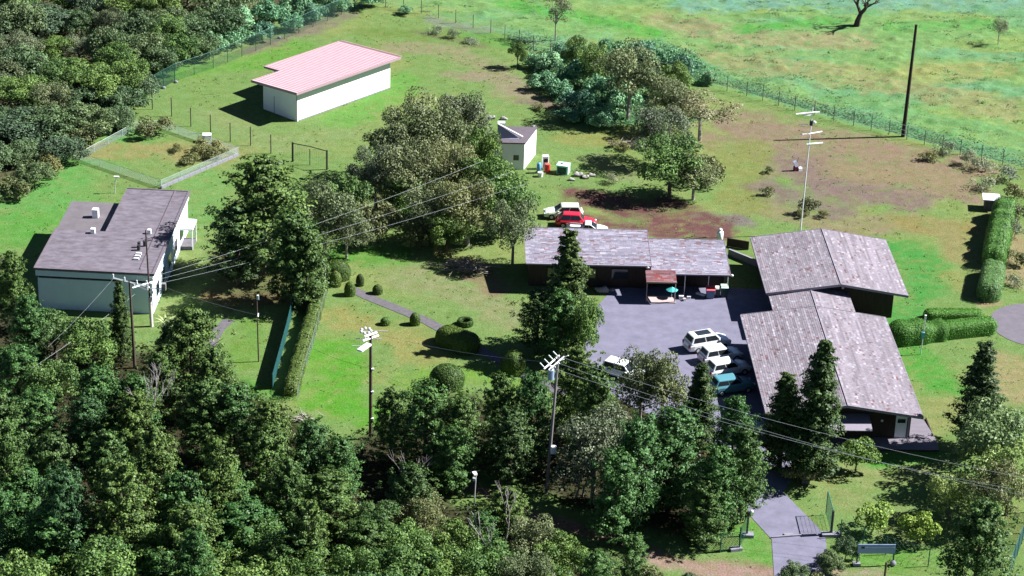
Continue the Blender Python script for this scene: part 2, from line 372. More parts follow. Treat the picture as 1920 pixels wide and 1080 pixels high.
def crown_cone(H, R, z0, nb, nt_, nleaf, c1, c2, size=.14, up=.35, power=.75, tr=.34, rcap=1.0):
    """conifer crown: boughs leaving the stem, tufts along each"""
    C = []; N = []; K = []; ends = []
    for i in range(nb):
        t = (i+rng.random())/nb; t = t**.9
        z = z0+(H-z0)*t*.97; L = R*min(rcap, max(.05, (1-t)**power))*(rng.uniform(.6, 1.05) if rng.random() < .8 else rng.uniform(1.05, 1.35)); a = i*2.4+rng.uniform(-.4, .4)
        dr = np.array([math.cos(a), math.sin(a), up*rng.uniform(.2, 1.5)]); kk = rng.random()
        ends.append((z, dr, L))
        for j in range(nt_):
            s = .35+.65*(j+rng.random())/nt_; c = np.array([0, 0, z])+dr*L*s*[1, 1, s]+rng.normal(size=3)*[.14, .14, .08]
            r = tr*(1.15-.35*s)*rng.uniform(.7, 1.2)*min(1, .35+L/R)
            q = rdir(nleaf, -.3); rr = rng.uniform(.3, 1.05, nleaf)
            C.append(c+q*rr[:, None]*[r*1.15, r*1.15, r*.8]); N.append(q*.5+dr*[.4, .4, 0]+[0, 0, .45]+rng.normal(size=(nleaf, 3))*.35)
            K.append(np.full(nleaf, .35*kk+.65*(rng.random())))
    C = np.concatenate(C); N = np.concatenate(N); K = np.concatenate(K)
    k = C[:, 2] > .03; C, N, K = C[k], N[k], K[k]
    return C, N, rng.uniform(.6, 1.35, len(C))*size, tints(len(C), c1, c2, K), ends
BARK = mat('bark', (.10,.08,.065), .95, .4, 6, bump=.02); PALEBARK = mat('pale_bark', (.30,.27,.24), .95, .35, 6, bump=.02)
PROTO = {}
def proto(sp, i, H, R, trunk_h, cen=None, ends=None, crown=None, tr=.16, bark=BARK, limbs=9):
    mb = MB(); lean = rng.uniform(-.25, .25, 2)
    top = Vector((lean[0], lean[1], trunk_h))
    mb.tube([(0,0,-.15),(lean[0]*.3,lean[1]*.3,trunk_h*.4),top], [tr*1.25, tr, tr*.45], 7)
    if cen is not None:
        for c in cen[:limbs]:
            st = Vector((lean[0]*.5, lean[1]*.5, trunk_h*rng.uniform(.4, .9))); c = Vector(c); md = st.lerp(c, .5)+Vector((0,0,-.15))
            mb.tube([st, md, c], [tr*.5, tr*.32, tr*.12], 5)
    if ends is not None:
        for z_, dr, L in ends[::6]:
            mb.tube([(0,0,z_), tuple(np.array([0,0,z_])+dr*L*.8)], [tr*.28, tr*.1], 4)
    t = mb.build('trunk', bark); tm = t.data; bpy.data.objects.remove(t)
    crown.materials.append(LEAF)
    PROTO.setdefault(sp, []).append((H, R, tm, crown))
for i in range(4):
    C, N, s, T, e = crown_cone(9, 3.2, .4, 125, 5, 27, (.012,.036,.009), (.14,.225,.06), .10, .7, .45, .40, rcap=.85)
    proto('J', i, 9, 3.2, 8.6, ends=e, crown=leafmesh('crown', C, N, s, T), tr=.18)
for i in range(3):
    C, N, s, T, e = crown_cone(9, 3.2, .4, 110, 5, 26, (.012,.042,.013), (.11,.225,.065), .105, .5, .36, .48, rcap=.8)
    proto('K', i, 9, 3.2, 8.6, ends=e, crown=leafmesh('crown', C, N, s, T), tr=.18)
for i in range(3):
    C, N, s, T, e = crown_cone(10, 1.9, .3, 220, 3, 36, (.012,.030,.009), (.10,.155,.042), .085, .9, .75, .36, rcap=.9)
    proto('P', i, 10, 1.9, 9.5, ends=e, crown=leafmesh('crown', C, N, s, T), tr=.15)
for i in range(4):
    C, N, s, T, c = crown_round(8, 4, 1.6, 46, 9500, (.06,.082,.036), (.24,.26,.14), .125, .27)
    proto('O', i, 8, 4, 5, cen=c, crown=leafmesh('crown', C, N, s, T), tr=.2, bark=PALEBARK, limbs=16)
for i in range(3):
    C, N, s, T, c = crown_round(7, 3.4, .6, 44, 9000, (.022,.062,.016), (.18,.28,.08), .135, .3)
    proto('M', i, 7, 3.4, 4, cen=c, crown=leafmesh('crown', C, N, s, T), tr=.18)
for i in range(2):
    C, N, s, T, c = crown_round(6, 2.6, 1.8, 22, 2400, (.11,.11,.07), (.26,.25,.17), .10, .34)
    proto('S', i, 6, 2.6, 4, cen=c, crown=leafmesh('crown', C, N, s, T), tr=.12, bark=PALEBARK, limbs=20)
for i in range(2):
    C, N, s, T, c = crown_round(7, 3.6, .5, 44, 7500, (.10,.15,.04), (.27,.35,.13), .13, .28)
    proto('L', i, 7, 3.6, 4, cen=c, crown=leafmesh('crown', C, N, s, T), tr=.16, limbs=14)
for i in range(3):
    C, N, s, T, c = crown_round(2.6, 2.0, .1, 24, 3600, (.045,.13,.065), (.25,.45,.27), .13, .36)
    proto('B', i, 2.6, 2.0, 1.2, cen=c, crown=leafmesh('crown', C, N, s, T), tr=.07, limbs=6)
for i in range(4):
    C, N, s, T, c = crown_round(3.6, 3.0, .05, 60, 9500, (.03,.062,.028), (.16,.225,.11), .115, .24)
    proto('V', i, 3.4, 2.5, 1.6, cen=c, crown=leafmesh('crown', C, N, s, T), tr=.09, limbs=8)
for i in range(3):
    C, N, s, T, c = crown_round(1.6, 1.3, .05, 16, 1700, (.07,.085,.03), (.19,.19,.085), .085, .36)
    proto('U', i, 1.6, 1.3, .8, cen=c, crown=leafmesh('crown', C, N, s, T), tr=.05, limbs=6)
for i in range(2):
    C, N, s, T, c = crown_round(2.6, 1.5, .1, 20, 2300, (.09,.16,.03), (.24,.34,.07), .11, .36)
    proto('Y', i, 2.6, 1.5, 1.2, cen=c, crown=leafmesh('crown', C, N, s, T), tr=.06, limbs=6)
for i in range(2):
    C, N, s, T, c = crown_round(1.3, 1.5, .02, 16, 1100, (.13,.15,.10), (.30,.32,.24), .08, .36)
    proto('W', i, 1.3, 1.5, .6, cen=c, crown=leafmesh('crown', C, N, s, T), tr=.04, bark=PALEBARK, limbs=10)

NAMES = {'J':('conifer_tree','tree'),'K':('conifer_tree','tree'),'P':('cypress_tree','tree'),'O':('broadleaf_tree','tree'),'M':('broadleaf_tree','tree'),
         'V':('shrub','shrub'),'S':('sparse_tree','tree'),'L':('broadleaf_tree','tree'),'B':('shrub','shrub'),'U':('shrub','shrub'),'Y':('shrub','shrub'),'W':('shrub','shrub')}
cnt = {}
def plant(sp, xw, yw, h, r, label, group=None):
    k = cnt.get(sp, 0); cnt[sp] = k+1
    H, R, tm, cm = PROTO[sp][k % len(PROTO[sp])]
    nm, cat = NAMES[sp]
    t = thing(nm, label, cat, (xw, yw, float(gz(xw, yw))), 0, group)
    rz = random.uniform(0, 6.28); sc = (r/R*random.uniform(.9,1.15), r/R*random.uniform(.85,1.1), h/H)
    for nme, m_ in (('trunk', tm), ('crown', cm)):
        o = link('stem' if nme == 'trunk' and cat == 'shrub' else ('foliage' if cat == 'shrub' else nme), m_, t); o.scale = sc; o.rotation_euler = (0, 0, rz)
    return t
def top(px, py, h):          # ground spot of a plant whose tip is seen there
    q = G(px, py, h); return float(q[0]), float(q[1])
def pt(sp, px, py, h, r, label, group=None):
    a, b_ = top(px, py, h); return plant(sp, a, b_, h, r, label, group)

TREES = [
 # hand placed: species, tip x, tip y, height, radius, label
 ('J',492,298,12.5,6.0,'large dark conifer beside the flat-roofed house, casting shade over its drive'),
 ('J',445,385,8.5,3.6,'dark conifer at the left foot of the large dark conifer by the house'),
 ('J',548,395,10.0,4.0,'dark conifer behind the right side of the large dark conifer by the house'),
 ('J',575,430,8.5,3.2,'olive-tipped conifer at the right foot of the large dark conifer by the house'),
 ('O',610,345,8.0,3.6,'grey-olive tree directly right of the large dark conifer'),
 ('O',650,400,5.0,2.3,'low grey-olive tree at the upper end of the clipped lawn hedge'),
 ('U',708,382,4.4,2.4,'fan-shaped brownish shrub below the big olive tree clump'),
 ('U',790,425,2.6,2.1,'low brownish shrub between the fan-shaped shrub and the lawn'),
 ('M',840,400,4.4,2.4,'green bushy tree at the lower edge of the big olive clump'),
 ('O',740,215,8.5,3.6,'left olive tree of the big clump in front of the white shed'),
 ('O',800,180,10.0,4.2,'tallest olive tree of the big clump, below the far corner of the white shed'),
 ('O',870,172,9.0,3.6,'rounded olive tree at the upper right of the big clump'),
 ('O',705,275,7.5,3.0,'olive tree at the lower left edge of the big clump'),
 ('O',778,268,8.5,3.6,'olive tree in the middle of the big clump, pale topped'),
 ('O',850,262,8.5,3.2,'olive tree in the middle right of the big clump'),
 ('M',905,235,8.0,2.4,'darker green tree of the big clump, touching the small flat-roofed hut'),
 ('M',910,290,7.5,3.2,'dark green tree in front of the small flat-roofed hut'),
 ('O',880,335,7.5,3.4,'grey-olive tree below the big clump with the wires passing over it'),
 ('M',945,330,7.0,3.2,'green tree left of the pale green car'),
 ('O',965,378,7.0,2.7,'grey twiggy tree overhanging the left end of the long low building'),
 ('M',650,325,6.0,2.6,'dark tree at the left foot of the big olive clump'),
 ('O',810,345,6.5,2.8,'olive tree at the lowest front of the big clump'),
 ('M',755,325,5.5,2.6,'shaded green tree under the front of the big clump'),
 ('P',1070,428,12.4,2.9,'tall dark pointed cypress rising before the long low building'),
 ('K',1056,545,7.5,2.3,'dark bushy conifer behind the left side of the tall pointed cypress'),
 ('M',1095,560,7.0,1.9,'round-leaved tree at the right foot of the tall pointed cypress'),
 ('J',1010,545,6.5,2.6,'dark tree in the shade left of the tall pointed cypress'),
 # thicket beyond the compound
 ('M',972,76,3.6,1.2,'small olive bush standing alone left of the far thicket'),
 ('M',1080,70,5.2,1.7,'narrow olive tree at the left end of the far thicket'),
 ('M',1120,85,5.5,2.2,'dark green tree behind the left part of the far thicket'),
 ('O',1185,88,9.0,3.7,'tall grey-olive tree of the far thicket with a bare leaning trunk'),
 ('O',1262,150,6.6,3.3,'grey-olive tree right of the tall bare-trunked thicket tree'),
 ('S',1318,172,6.0,3.6,'sparse twiggy tree at the right end of the far thicket'),
 ('M',1268,115,5.0,2.2,'dark green tree behind the right part of the far thicket'),
 ('O',1238,200,7.0,3.4,'olive tree beyond the red soil yard, upper left of its clump'),
 ('M',1262,262,6.8,4.0,'rounded olive tree shading the red soil yard'),
 ('O',1305,295,5.0,2.8,'low green tree at the right foot of the olive tree by the red yard'),
 ('U',1335,292,3.4,2.0,'thin twiggy shrubby tree right of the red soil yard'),
 ('S',1045,-10,6.2,1.8,'pale-trunked sparse tree standing alone in the meadow near the top'),
 # right side
 ('P',1548,634,13.6,2.7,'tall dark cypress in front of the largest shingled roof'),
 ('P',1478,697,9.5,2.6,'shorter dark conifer left of the tall cypress, against the shingled roof'),
 ('M',1520,800,5.0,2.2,'green tree at the foot of the tall cypress by the entrance'),
 ('P',1850,640,10.8,2.9,'dark pointed cypress on the right-hand lawn'),
 ('L',1868,752,8.0,4.4,'large yellow-green tree at the right edge below the pointed cypress'),
 ('L',1905,830,7.0,3.2,'yellow-green tree behind the large one at the right edge'),
 ('L',1790,885,4.6,2.2,'bright yellow-green bushy tree left of the dark tree at the lower right'),
 ('J',1850,940,9.0,3.8,'dark conifer at the lower right corner beside the green fence'),
 ('O',1880,872,6.5,2.2,'grey-barked olive tree under the large yellow-green tree'),
 ('Y',1610,822,3.4,1.7,'leafy bush against the deck of the largest shingled building'),
 ('Y',1640,945,2.8,1.7,'round yellow-green bush right of the open green gate leaf'),
 ('Y',1728,962,2.9,1.7,'second round yellow-green bush, right of the one by the gate'),
 ('V',1588,1015,1.8,1.0,'blue-green shrub between the gate post and the signboard'),
 ('V',1560,1042,1.6,1.1,'low blue-green shrub at the right kerb of the drive mouth'),
 ('U',1500,868,2.0,1.2,'small pale shrub beside the grey stone at the drive'),
 # middle foreground
 ('J',735,730,7.0,2.5,'dark conifer at the left of the row below the clipped dome'),
 ('K',800,722,8.5,3.2,'bushy conifer in front of the clipped dome on the lawn'),
 ('J',868,742,8.0,2.8,'dark conifer right of the bushy one before the clipped dome'),
 ('J',938,700,8.5,2.0,'slim conifer between the clipped dome and the transformer pole'),
 ('K',1000,700,9.0,2.6,'dark conifer left of the transformer pole'),
 ('J',1085,650,10,3.2,'tall conifer behind the crossarms of the transformer pole'),
 ('J',1122,690,10,3.1,'conifer right of the transformer pole, in front of the half-hidden white car'),
 ('O',1120,770,8.5,3.6,'large grey-green tree right of the transformer pole with pale forked stems'),
 ('O',1208,662,7.5,2.3,'twiggy grey tree in front of the courtyard'),
 ('O',1250,668,8.0,2.6,'yellowish olive tree in front of the courtyard, left of the parked cars'),
 ('P',1318,680,9.0,2.2,'yellowish olive tree partly covering the row of white cars'),
 ('K',1382,745,9.5,2.5,'narrow dark green tree in front of the teal car'),
 ('K',1200,785,10,3.3,'dark conifer between the grey-green tree and the bare pole'),
 ('K',1270,765,9.5,3.2,'dark conifer above the bare wooden pole'),
 ('J',1400,800,9.0,3.0,'olive-tipped conifer left of the entrance drive'),
 ('K',1350,838,8.5,2.6,'dark conifer immediately right of the bare wooden pole'),
 ('K',1160,850,8.5,3.0,'dark conifer in deep shade above the dirt road'),
 ('J',770,870,7.0,2.6,'conifer left of the small lamp pole'),
 ('K',850,800,6.5,2.5,'shaded conifer behind the small lamp pole'),
 ('J',960,765,7.5,2.6,'shaded conifer between the lamp pole and the transformer pole'),
 ('J',1325,905,6.0,2.3,'shorter conifer at the foot of the bare wooden pole'),
 # by the house
 ('P',222,524,8.5,1.5,'narrow dark cypress before the front wall of the flat-roofed house'),
 ('J',356,578,8.5,3.4,'broad conifer right of the twin utility poles'),
 ('P',312,600,6.5,1.5,'green narrow tree under the spiky palm by the utility poles'),
 ('J',20,475,8.0,2.4,'dark conifer at the left edge beside the house'),
 ('M',100,585,5.0,2.8,'rounded green tree below the left corner of the house'),
 ('M',165,610,5.0,2.8,'rounded green tree below the front wall of the house'),
 ('K',50,555,7.0,2.6,'green conifer between the left edge and the house corner'),
]
for t_ in TREES: pt(*t_)

ORD = ['first','second','third','fourth','fifth','sixth','seventh','eighth','ninth','tenth','eleventh','twelfth','thirteenth','fourteenth','fifteenth','sixteenth','seventeenth','eighteenth','nineteenth','twentieth']
def wood(rows, where, group, exclude=None):
    """rows: list of (row phrase, [(sp, px, py, h, r), ...] left to right)"""
    desc = {'J':'dark tufted conifer','K':'green spreading conifer','M':'leafy green tree','O':'olive grey tree','B':'blue-green shrub','L':'pale green tree','P':'slim dark conifer','S':'thin twiggy tree','U':'brownish scrub bush','Y':'light green bush','W':'pale scrub bush','V':'dense grey-green bush'}
    for ri, (ph, items) in enumerate(rows):
        items = sorted(items, key=lambda q: q[1])
        for k, (sp, px, py, h, r) in enumerate(items):
            o_ = 'leftmost' if k == 0 else ('rightmost' if k == len(items)-1 else ORD[k]+' from left')
            pt(sp, px, py, h, r, '%s, %s in %s, %s' % (desc[sp], o_, ph, where), group)
def auto_row(y0, x0, x1, step, sps, h, r, dy=18, slope=0):
    it = []; xx = x0
    while xx < x1:
        it.append((random.choice(sps), xx+random.uniform(-.22, .22)*step, y0+slope*(xx-x0)+random.uniform(-dy, dy), h*random.uniform(.72, 1.25), r*random.uniform(.72, 1.25))); xx += step
    return it
wood([('the back row',  [('K',255,705,6.5,2.6),('J',300,660,7.0,2.7),('J',400,655,7,2.8),('K',30,650,6.5,3.0),('M',95,680,6,2.8),('K',180,690,7,2.8)]),
      ('the second row', auto_row(735, -20, 330, 88, 'KJJ', 7.5, 2.9)+[('J',380,715,8,3.0),('K',440,722,7.5,2.9),('J',500,755,7,2.7)]),
      ('the third row', auto_row(805, 10, 600, 96, 'JKJ', 8.5, 3.0)+[('K',640,822,6,2.4)]),
      ('the fourth row', auto_row(868, 30, 690, 100, 'JKKJ', 8.5, 3.1)),
      ('the fifth row', auto_row(935, 0, 140, 84, 'KM', 7.0, 3.0)+auto_row(935, 370, 650, 96, 'KJM', 7.5, 3.0)),
      ('the sixth row', auto_row(985, -20, 700, 98, 'MKMJ', 6.5, 3.1)),
      ('the front row', auto_row(1040, 20, 800, 92, 'MMK', 6.0, 3.0)),
      ('the bottom row', auto_row(1105, -30, 1000, 84, 'MMKO', 5.5, 3.0))],
     'the lower left wood', 'trees of the lower left wood')
wood([('the upper row', [('M',700,945,5,2.3),('O',790,925,5,2.2),('M',760,985,5,2.4),('M',850,975,4.5,2.2),('J',955,915,5.0,2.4),('O',1010,975,5.0,2.4),('K',905,962,4.5,1.9)]),
      ('the lower row', [('M',830,1040,5,2.6),('M',910,1025,5,2.6),('O',985,1035,5.5,2.4),('M',1055,1005,5,2.3),('K',1120,1035,5,2.3),('K',1190,1005,4.2,1.7)]),
      ('the bottom row', [('M',1040,1075,4,2.2),('U',1225,1072,2,1.5),('V',1300,1085,2,1.3),('V',1490,1062,1.8,1.1),('U',1520,1078,1.6,1.2)])],
     'trees below the dirt road', 'trees below the dirt road')
UL = []
def vrow(y0, x0, x1, step, sps, h, r, slope=0): return auto_row(y0, x0, x1, step, sps, h, r, 12, slope)
wood([('the edge row', [('M',245,112,5.0,2.4),('V',262,140,3,2.2),('V',225,165,3.2,2.5),('V',215,205,2.4,1.9),('U',180,222,2.2,1.9),('U',150,240,2.2,1.8),('V',118,262,2.6,2.2),('U',95,292,2,1.7),('V',62,310,2.6,2.1),('U',30,335,2.2,1.9),('V',300,92,3,2.3),('M',330,62,4.2,2.3),('V',372,72,2.6,2.0)]),
      ('the second row', vrow(205,-10,170,58,'VVO',3.6,2.8)+[('M',190,130,5,2.6),('V',150,170,3.2,2.6),('V',270,70,3.6,2.8),('M',318,30,4.6,2.5),('V',362,42,3.6,2.6)]),
      ('the third row', vrow(262,-20,80,56,'VUV',3.2,2.6)+vrow(150,-20,130,56,'VOM',3.8,2.9)+[('M',215,85,5,2.6)]),
      ('the fourth row', vrow(105,-20,240,58,'VMO',4,2.9)+vrow(40,250,400,56,'VM',3.8,2.8)),
      ('the fifth row', vrow(62,-30,230,60,'VOM',4,2.9)+vrow(10,260,440,58,'VM',3.8,2.8)),
      ('the top row', vrow(20,-30,240,60,'VOV',4,2.9)+vrow(-22,-20,440,62,'VMV',4,2.9))],
     'the upper left wood', 'trees of the upper left wood')
wood([('the front line', [('B',395,62,2.4,1.8),('B',440,52,2.4,1.9),('B',490,42,2.3,1.9),('B',540,25,2.3,1.9),('B',590,8,2.2,1.8),('B',640,-8,2.2,1.8)]),
      ('the back line', [('B',450,15,3,2.1),('B',500,5,3,2.1),('B',550,-12,3,2.1),('B',610,-28,3,2.1),('B',690,-18,2.4,1.7)])],
     'the scrub by the upper fence', 'blue-green scrub by the upper fence')
wood([('the front line', [('B',1015,135,2.2,1.8),('B',1045,150,2.2,1.8),('B',1078,168,2.4,1.9),('B',1110,180,2.6,1.9),('B',1130,205,2.2,1.7),('B',1065,205,1.4,1.5)]),
      ('the back line', [('B',1000,100,1.8,1.5),('B',1035,100,2.2,1.9),('B',1085,115,3,2.2),('B',1130,140,3.2,2.2),('B',1165,160,2.6,2.0)]),
      ('the line along the meadow', [('B',1060,85,2.2,1.7),('B',1150,75,2.6,1.9),('B',1205,80,2.6,1.9),('B',1245,92,2.4,1.8),('B',1285,105,2.4,1.7),('B',1330,135,1.6,1.4)])],
     'the far thicket', 'shrubs of the far thicket')
wood([('the upper line', [('W',1770,268,1.4,1.5),('W',1815,285,1.5,1.5),('W',1850,300,1.4,1.5),('W',1895,318,1.5,1.5),('U',1740,285,1.0,1.1)]),
      ('the lower line', [('W',1840,335,1.3,1.4),('U',1905,345,2,1.4),('U',1912,385,2,1.3),('W',1905,420,1.5,1.3),('U',1910,470,1.6,1.2),('W',1905,520,1.1,1.1)])],
     'scrub around the long hedge', 'pale scrub at the right edge')
wood([('the only line', [('U',1438,350,1.0,.8),('U',1443,312,.8,.6),('U',1520,372,1.9,1.0),('U',1545,395,.8,.7),('U',1505,395,.8,.7),('W',1150,330,.9,1.1),('U',1165,265,1.0,1.0),('U',1010,195,.7,.9)])],
     'bushes on the bare ground', 'small bushes on the bare ground')
wood([('the only line', [('W',815,50,1.0,1.2),('W',850,58,1.0,1.1),('W',885,72,.8,1.0),('B',760,12,1.1,1.0)])],
     'scrub along the upper fence', 'pale scrub along the upper fence')
wood([('the enclosure line', [('U',285,222,2.2,2.1),('U',330,272,.8,.8),('U',355,290,1.0,1.1),('U',385,265,1.6,1.5),('U',405,278,1.3,1.3)])],
     'bushes in the fenced garden plot', 'bushes in the fenced garden plot')

# ------------------------------------------------------------------ clipped hedges
def clipped(name, label, pts, w, h, n, c1=(.055,.10,.016), c2=(.11,.20,.035), size=.06, group=None, flat=.55, world=False, bumps=0):
    P = [Vector(p) for p in (pts if world else W2(pts))]
    if len(P) == 1: P = [P[0]-Vector((.01,0)), P[0]+Vector((.01,0))]
    o0 = P[0].copy(); seg = [(P[i+1]-P[i]).length for i in range(len(P)-1)]; L = sum(seg)
    def cen(s):
        for i, q in enumerate(seg):
            if s <= q or i == len(seg)-1: return P[i].lerp(P[i+1], min(1, s/q)), (P[i+1]-P[i]).normalized()
            s -= q
    def surf(u, th):     # u along -1..1 ends rounded, th across 0..pi
        tot = L+w; s = u*tot-w/2; e = 1.0
        if s < 0: e = math.sqrt(max(0, 1-(s/(w/2))**2))
        elif s > L: e = math.sqrt(max(0, 1-((s-L)/(w/2))**2))
        c, t = cen(min(max(s, 0), L)); ex = s if s < 0 else (s-L if s > L else 0)
        nrm = Vector((-t.y, t.x)); ct, st = math.cos(th), math.sin(th)
        a = math.copysign(abs(ct)**flat, ct); bq = abs(st)**flat
        mod = 1+(.10*math.sin(s*bumps)+.05*math.sin(s*bumps*2.3+1) if bumps else 0)
        q = c+t*ex+nrm*(a*w/2*e*mod)
        return Vector((q.x-o0.x, q.y-o0.y, bq*h*(.35+.65*e)*mod if e > 0 else 0))
    nu = max(12, int(L/.5)+12); nvv = 12; hv = []; hf = []
    us = [(i/nu) for i in range(nu+1)]
    for u in us:
        for k in range(nvv+1): hv.append(tuple(surf(u, math.pi*k/nvv)*.97))
    for i in range(nu):
        for k in range(nvv): a = i*(nvv+1)+k; hf.append((a, a+1, a+nvv+2, a+nvv+1))
    C = []; N = []
    for _ in range(n):
        u = random.random(); th = math.pi*random.random(); p = surf(u, th); e = .01
        du = surf(min(1, u+e), th)-surf(max(0, u-e), th); dt = surf(u, min(math.pi, th+e*3))-surf(u, max(0, th-e*3))
        nn_ = du.cross(dt); 
        if nn_.length < 1e-9: nn_ = Vector((0,0,1))
        nn_.normalize()
        if nn_.z < 0 and p.z > h*.3: nn_ = -nn_
        C.append(p*random.uniform(.97, 1.02)); N.append(nn_*1.0+Vector((random.gauss(0,.28), random.gauss(0,.28), random.gauss(0,.28))))
    C = np.array(C); N = np.array(N); T = tints(n, c1, c2, None, .22)
    me = leafmesh(name, C, N, rng.uniform(.6, 1.3, n)*size, T, .7, (np.array(hv), hf, np.array(c1)*.8))
    o = link(name, me, None, CLIP); o.location = (o0.x, o0.y, 0)
    return tag(o, label, 'hedge' if 'hedge' in name else 'bush', group)
clipped('clipped_hedge', 'long narrow clipped hedge behind the green screen at the left edge of the lawn', [(602,545),(588,600),(572,650),(557,700),(546,745)], 1.3, 1.4, 12000, (.06,.10,.02), (.14,.20,.05), bumps=2.2)
clipped('clipped_hedge', 'long lumpy clipped hedge running down the right side', [(1882,408),(1872,450),(1862,500)], 2.5, 2.3, 14000, (.06,.15,.03), (.14,.30,.06), bumps=1.9)
clipped('clipped_bush', 'rounded clipped bush ending the lower end of the long lumpy hedge', [(1861,520),(1853,560)], 2.5, 1.9, 7000, (.07,.15,.04), (.17,.30,.11))
clipped('clipped_hedge', 'clipped hedge block against the largest shingled building', [(1680,640),(1755,632)], 2.6, 1.8, 9000, (.045,.13,.02), (.10,.25,.04), bumps=1.2)
clipped('clipped_hedge', 'clipped hedge arm pointing at the turning circle, the nearer of two', [(1775,630),(1850,622)], 1.9, 1.5, 7000, (.05,.15,.02), (.12,.29,.045))
clipped('clipped_hedge', 'clipped hedge arm pointing at the turning circle, the farther of two', [(1745,598),(1828,598)], 1.6, 1.0, 6000, (.055,.16,.02), (.13,.30,.05))
clipped('clipped_bush', 'large oval clipped bush on the garden path', [(842,643),(874,655)], 2.7, 1.7, 8000, (.06,.10,.018), (.12,.19,.035), flat=.75)
clipped('clipped_bush', 'dark round clipped dome low on the lawn above the conifers', [(838,722)], 3.2, 2.0, 7000, (.035,.07,.014), (.08,.15,.03), flat=.9)
clipped('clipped_bush', 'clipped round bush at the lower end of the garden path', [(962,697)], 2.3, 2.1, 5000, (.05,.09,.016), (.10,.17,.035), flat=.6)
clipped('clipped_bush', 'small clipped ball on the left edge of the garden path', [(778,608)], 1.0, 1.2, 1600, (.05,.09,.016), (.10,.17,.035), flat=.8)
clipped('clipped_bush', 'clipped ball at the upper end of the garden path, left side', [(656,553)], 1.1, 1.4, 1700, (.05,.09,.016), (.11,.18,.035), flat=.8)
clipped('clipped_bush', 'clipped ball at the upper end of the garden path, right side', [(708,550)], 1.0, .9, 1400, (.04,.07,.014), (.09,.14,.03), flat=.8)
clipped('clipped_bush', 'small clipped ball in front of the big dome at the garden corner', [(629,535)], 1.2, 1.5, 1800, (.06,.10,.02), (.14,.20,.045), flat=.8)
clipped('clipped_bush', 'big clipped dome at the upper corner of the garden', [(633,520)], 2.6, 1.8, 4000, (.035,.07,.014), (.09,.15,.03), flat=.85)
clipped('clipped_bush', 'little dark clipped ball behind the upper end of the path', [(675,535)], .8, 1.2, 1000, (.03,.055,.012), (.08,.12,.03), flat=.8)
clipped('clipped_bush', 'small bright bush behind the top of the antenna-laden pole', [(723,608)], .95, .7, 1100, (.05,.10,.016), (.11,.20,.04), flat=.8)
# ring hedge
ra = gp(872,609); ring = [(ra[0]+.62*math.cos(a), ra[1]+.62*math.sin(a)) for a in np.linspace(0, 2*math.pi, 15)]
clipped('ring_hedge', 'small ring of clipped green planting beside the garden path', ring, .35, .55, 2600, (.03,.06,.012), (.07,.13,.03), .05, world=True)

# meadow tufts
TN = 1300; tx = rng.uniform(-40, 85, TN*3); ty = rng.uniform(225, 330, TN*3)
ok = (ty > np.interp(tx, MFx, MFy)+.3) & (fbm(tx*.3, ty*.5, 4) > .5); tx = tx[ok][:TN]; ty = ty[ok][:TN]; k = len(tx)
Cn = []; 
reps = 16; tx = np.repeat(tx, reps)+rng.normal(size=k*reps)*.42; ty = np.repeat(ty, reps)+rng.normal(size=k*reps)*.13
tz = gz(tx, ty)+rng.uniform(.01, .16, k*reps)
T = tints(k*reps, grn((112,184,84)), grn((150,215,120)))
Nn = rng.normal(size=(k*reps, 3))*.5+[0, -.2, .8]
stuff(link('meadow_tufts', leafmesh('meadow_tufts', np.stack([tx, ty, tz], 1), Nn, rng.uniform(.05, .11, k*reps), T), None, TUFT))
# weeds over the compound's rough ground
TN = 15000; tx = rng.uniform(-68, 70, TN); ty = rng.uniform(165, 300, TN)
ok = (fbm(tx*.35+7, ty*.35, 4) > .53) & (ty < np.interp(tx, MFx, MFy)+1)
CP = W2([(1078,700),(1098,600),(1150,540),(1440,544),(1500,905),(1556,1100),(1440,1100),(1395,900),(1180,760)])
ok &= ~inpoly(tx, ty, CP); ok &= np.hypot(tx-cc[0], ty-cc[1]) > 5.3
GPW = W2([(655,540),(800,602),(945,680),(1060,740)]); ok &= seg_dist(tx, ty, GPW) > 1.0
tx = tx[ok]; ty = ty[ok]; k = len(tx); reps = 3; tx = np.repeat(tx, reps)+rng.normal(size=k*reps)*.12; ty = np.repeat(ty, reps)+rng.normal(size=k*reps)*.12
T = tints(k*reps, alb(112,150,70), alb(165,190,104)); Nn = rng.normal(size=(k*reps, 3))*.5+[0, -.1, .9]
stuff(link('weed_tufts', leafmesh('weed_tufts', np.stack([tx, ty, rng.uniform(.01, .07, k*reps)], 1), Nn, rng.uniform(.05, .11, k*reps), T), None, TUFT))
# tall leafy weeds banked against the meadow fence, and the low green carpet round the far thicket
WP = W2([(950,72),(1130,108),(1290,143),(1400,172),(1490,198),(1600,228),(1700,255),(1800,283),(1940,318)])
kk = 8000; ti = rng.random(kk)*(len(WP)-1); i0 = ti.astype(int); fr = ti-i0; WA = np.array(WP)
bx_ = WA[i0, 0]*(1-fr)+WA[i0+1, 0]*fr; by_ = WA[i0, 1]*(1-fr)+WA[i0+1, 1]*fr+np.abs(rng.normal(size=kk))*2.2-.1
hb = .28*np.clip(fbm(bx_*.5, by_*.8, 4)-.38, 0, 1)*rng.uniform(.05, 1, kk)*1.4
stuff(link('fence_weeds', leafmesh('fence_weeds', np.stack([bx_, by_, gz(bx_, by_)+hb], 1), rng.normal(size=(kk, 3))*.45+[.1, 0, .9], rng.uniform(.06, .14, kk), tints(kk, grn((118,200,100)), grn((170,235,150)))), None, TUFT))
TP = W2([(985,85),(1060,95),(1200,75),(1300,100),(1340,140),(1250,170),(1180,240),(1100,235),(1050,205),(1000,150)]); TPx = [p[0] for p in TP]; TPy = [p[1] for p in TP]
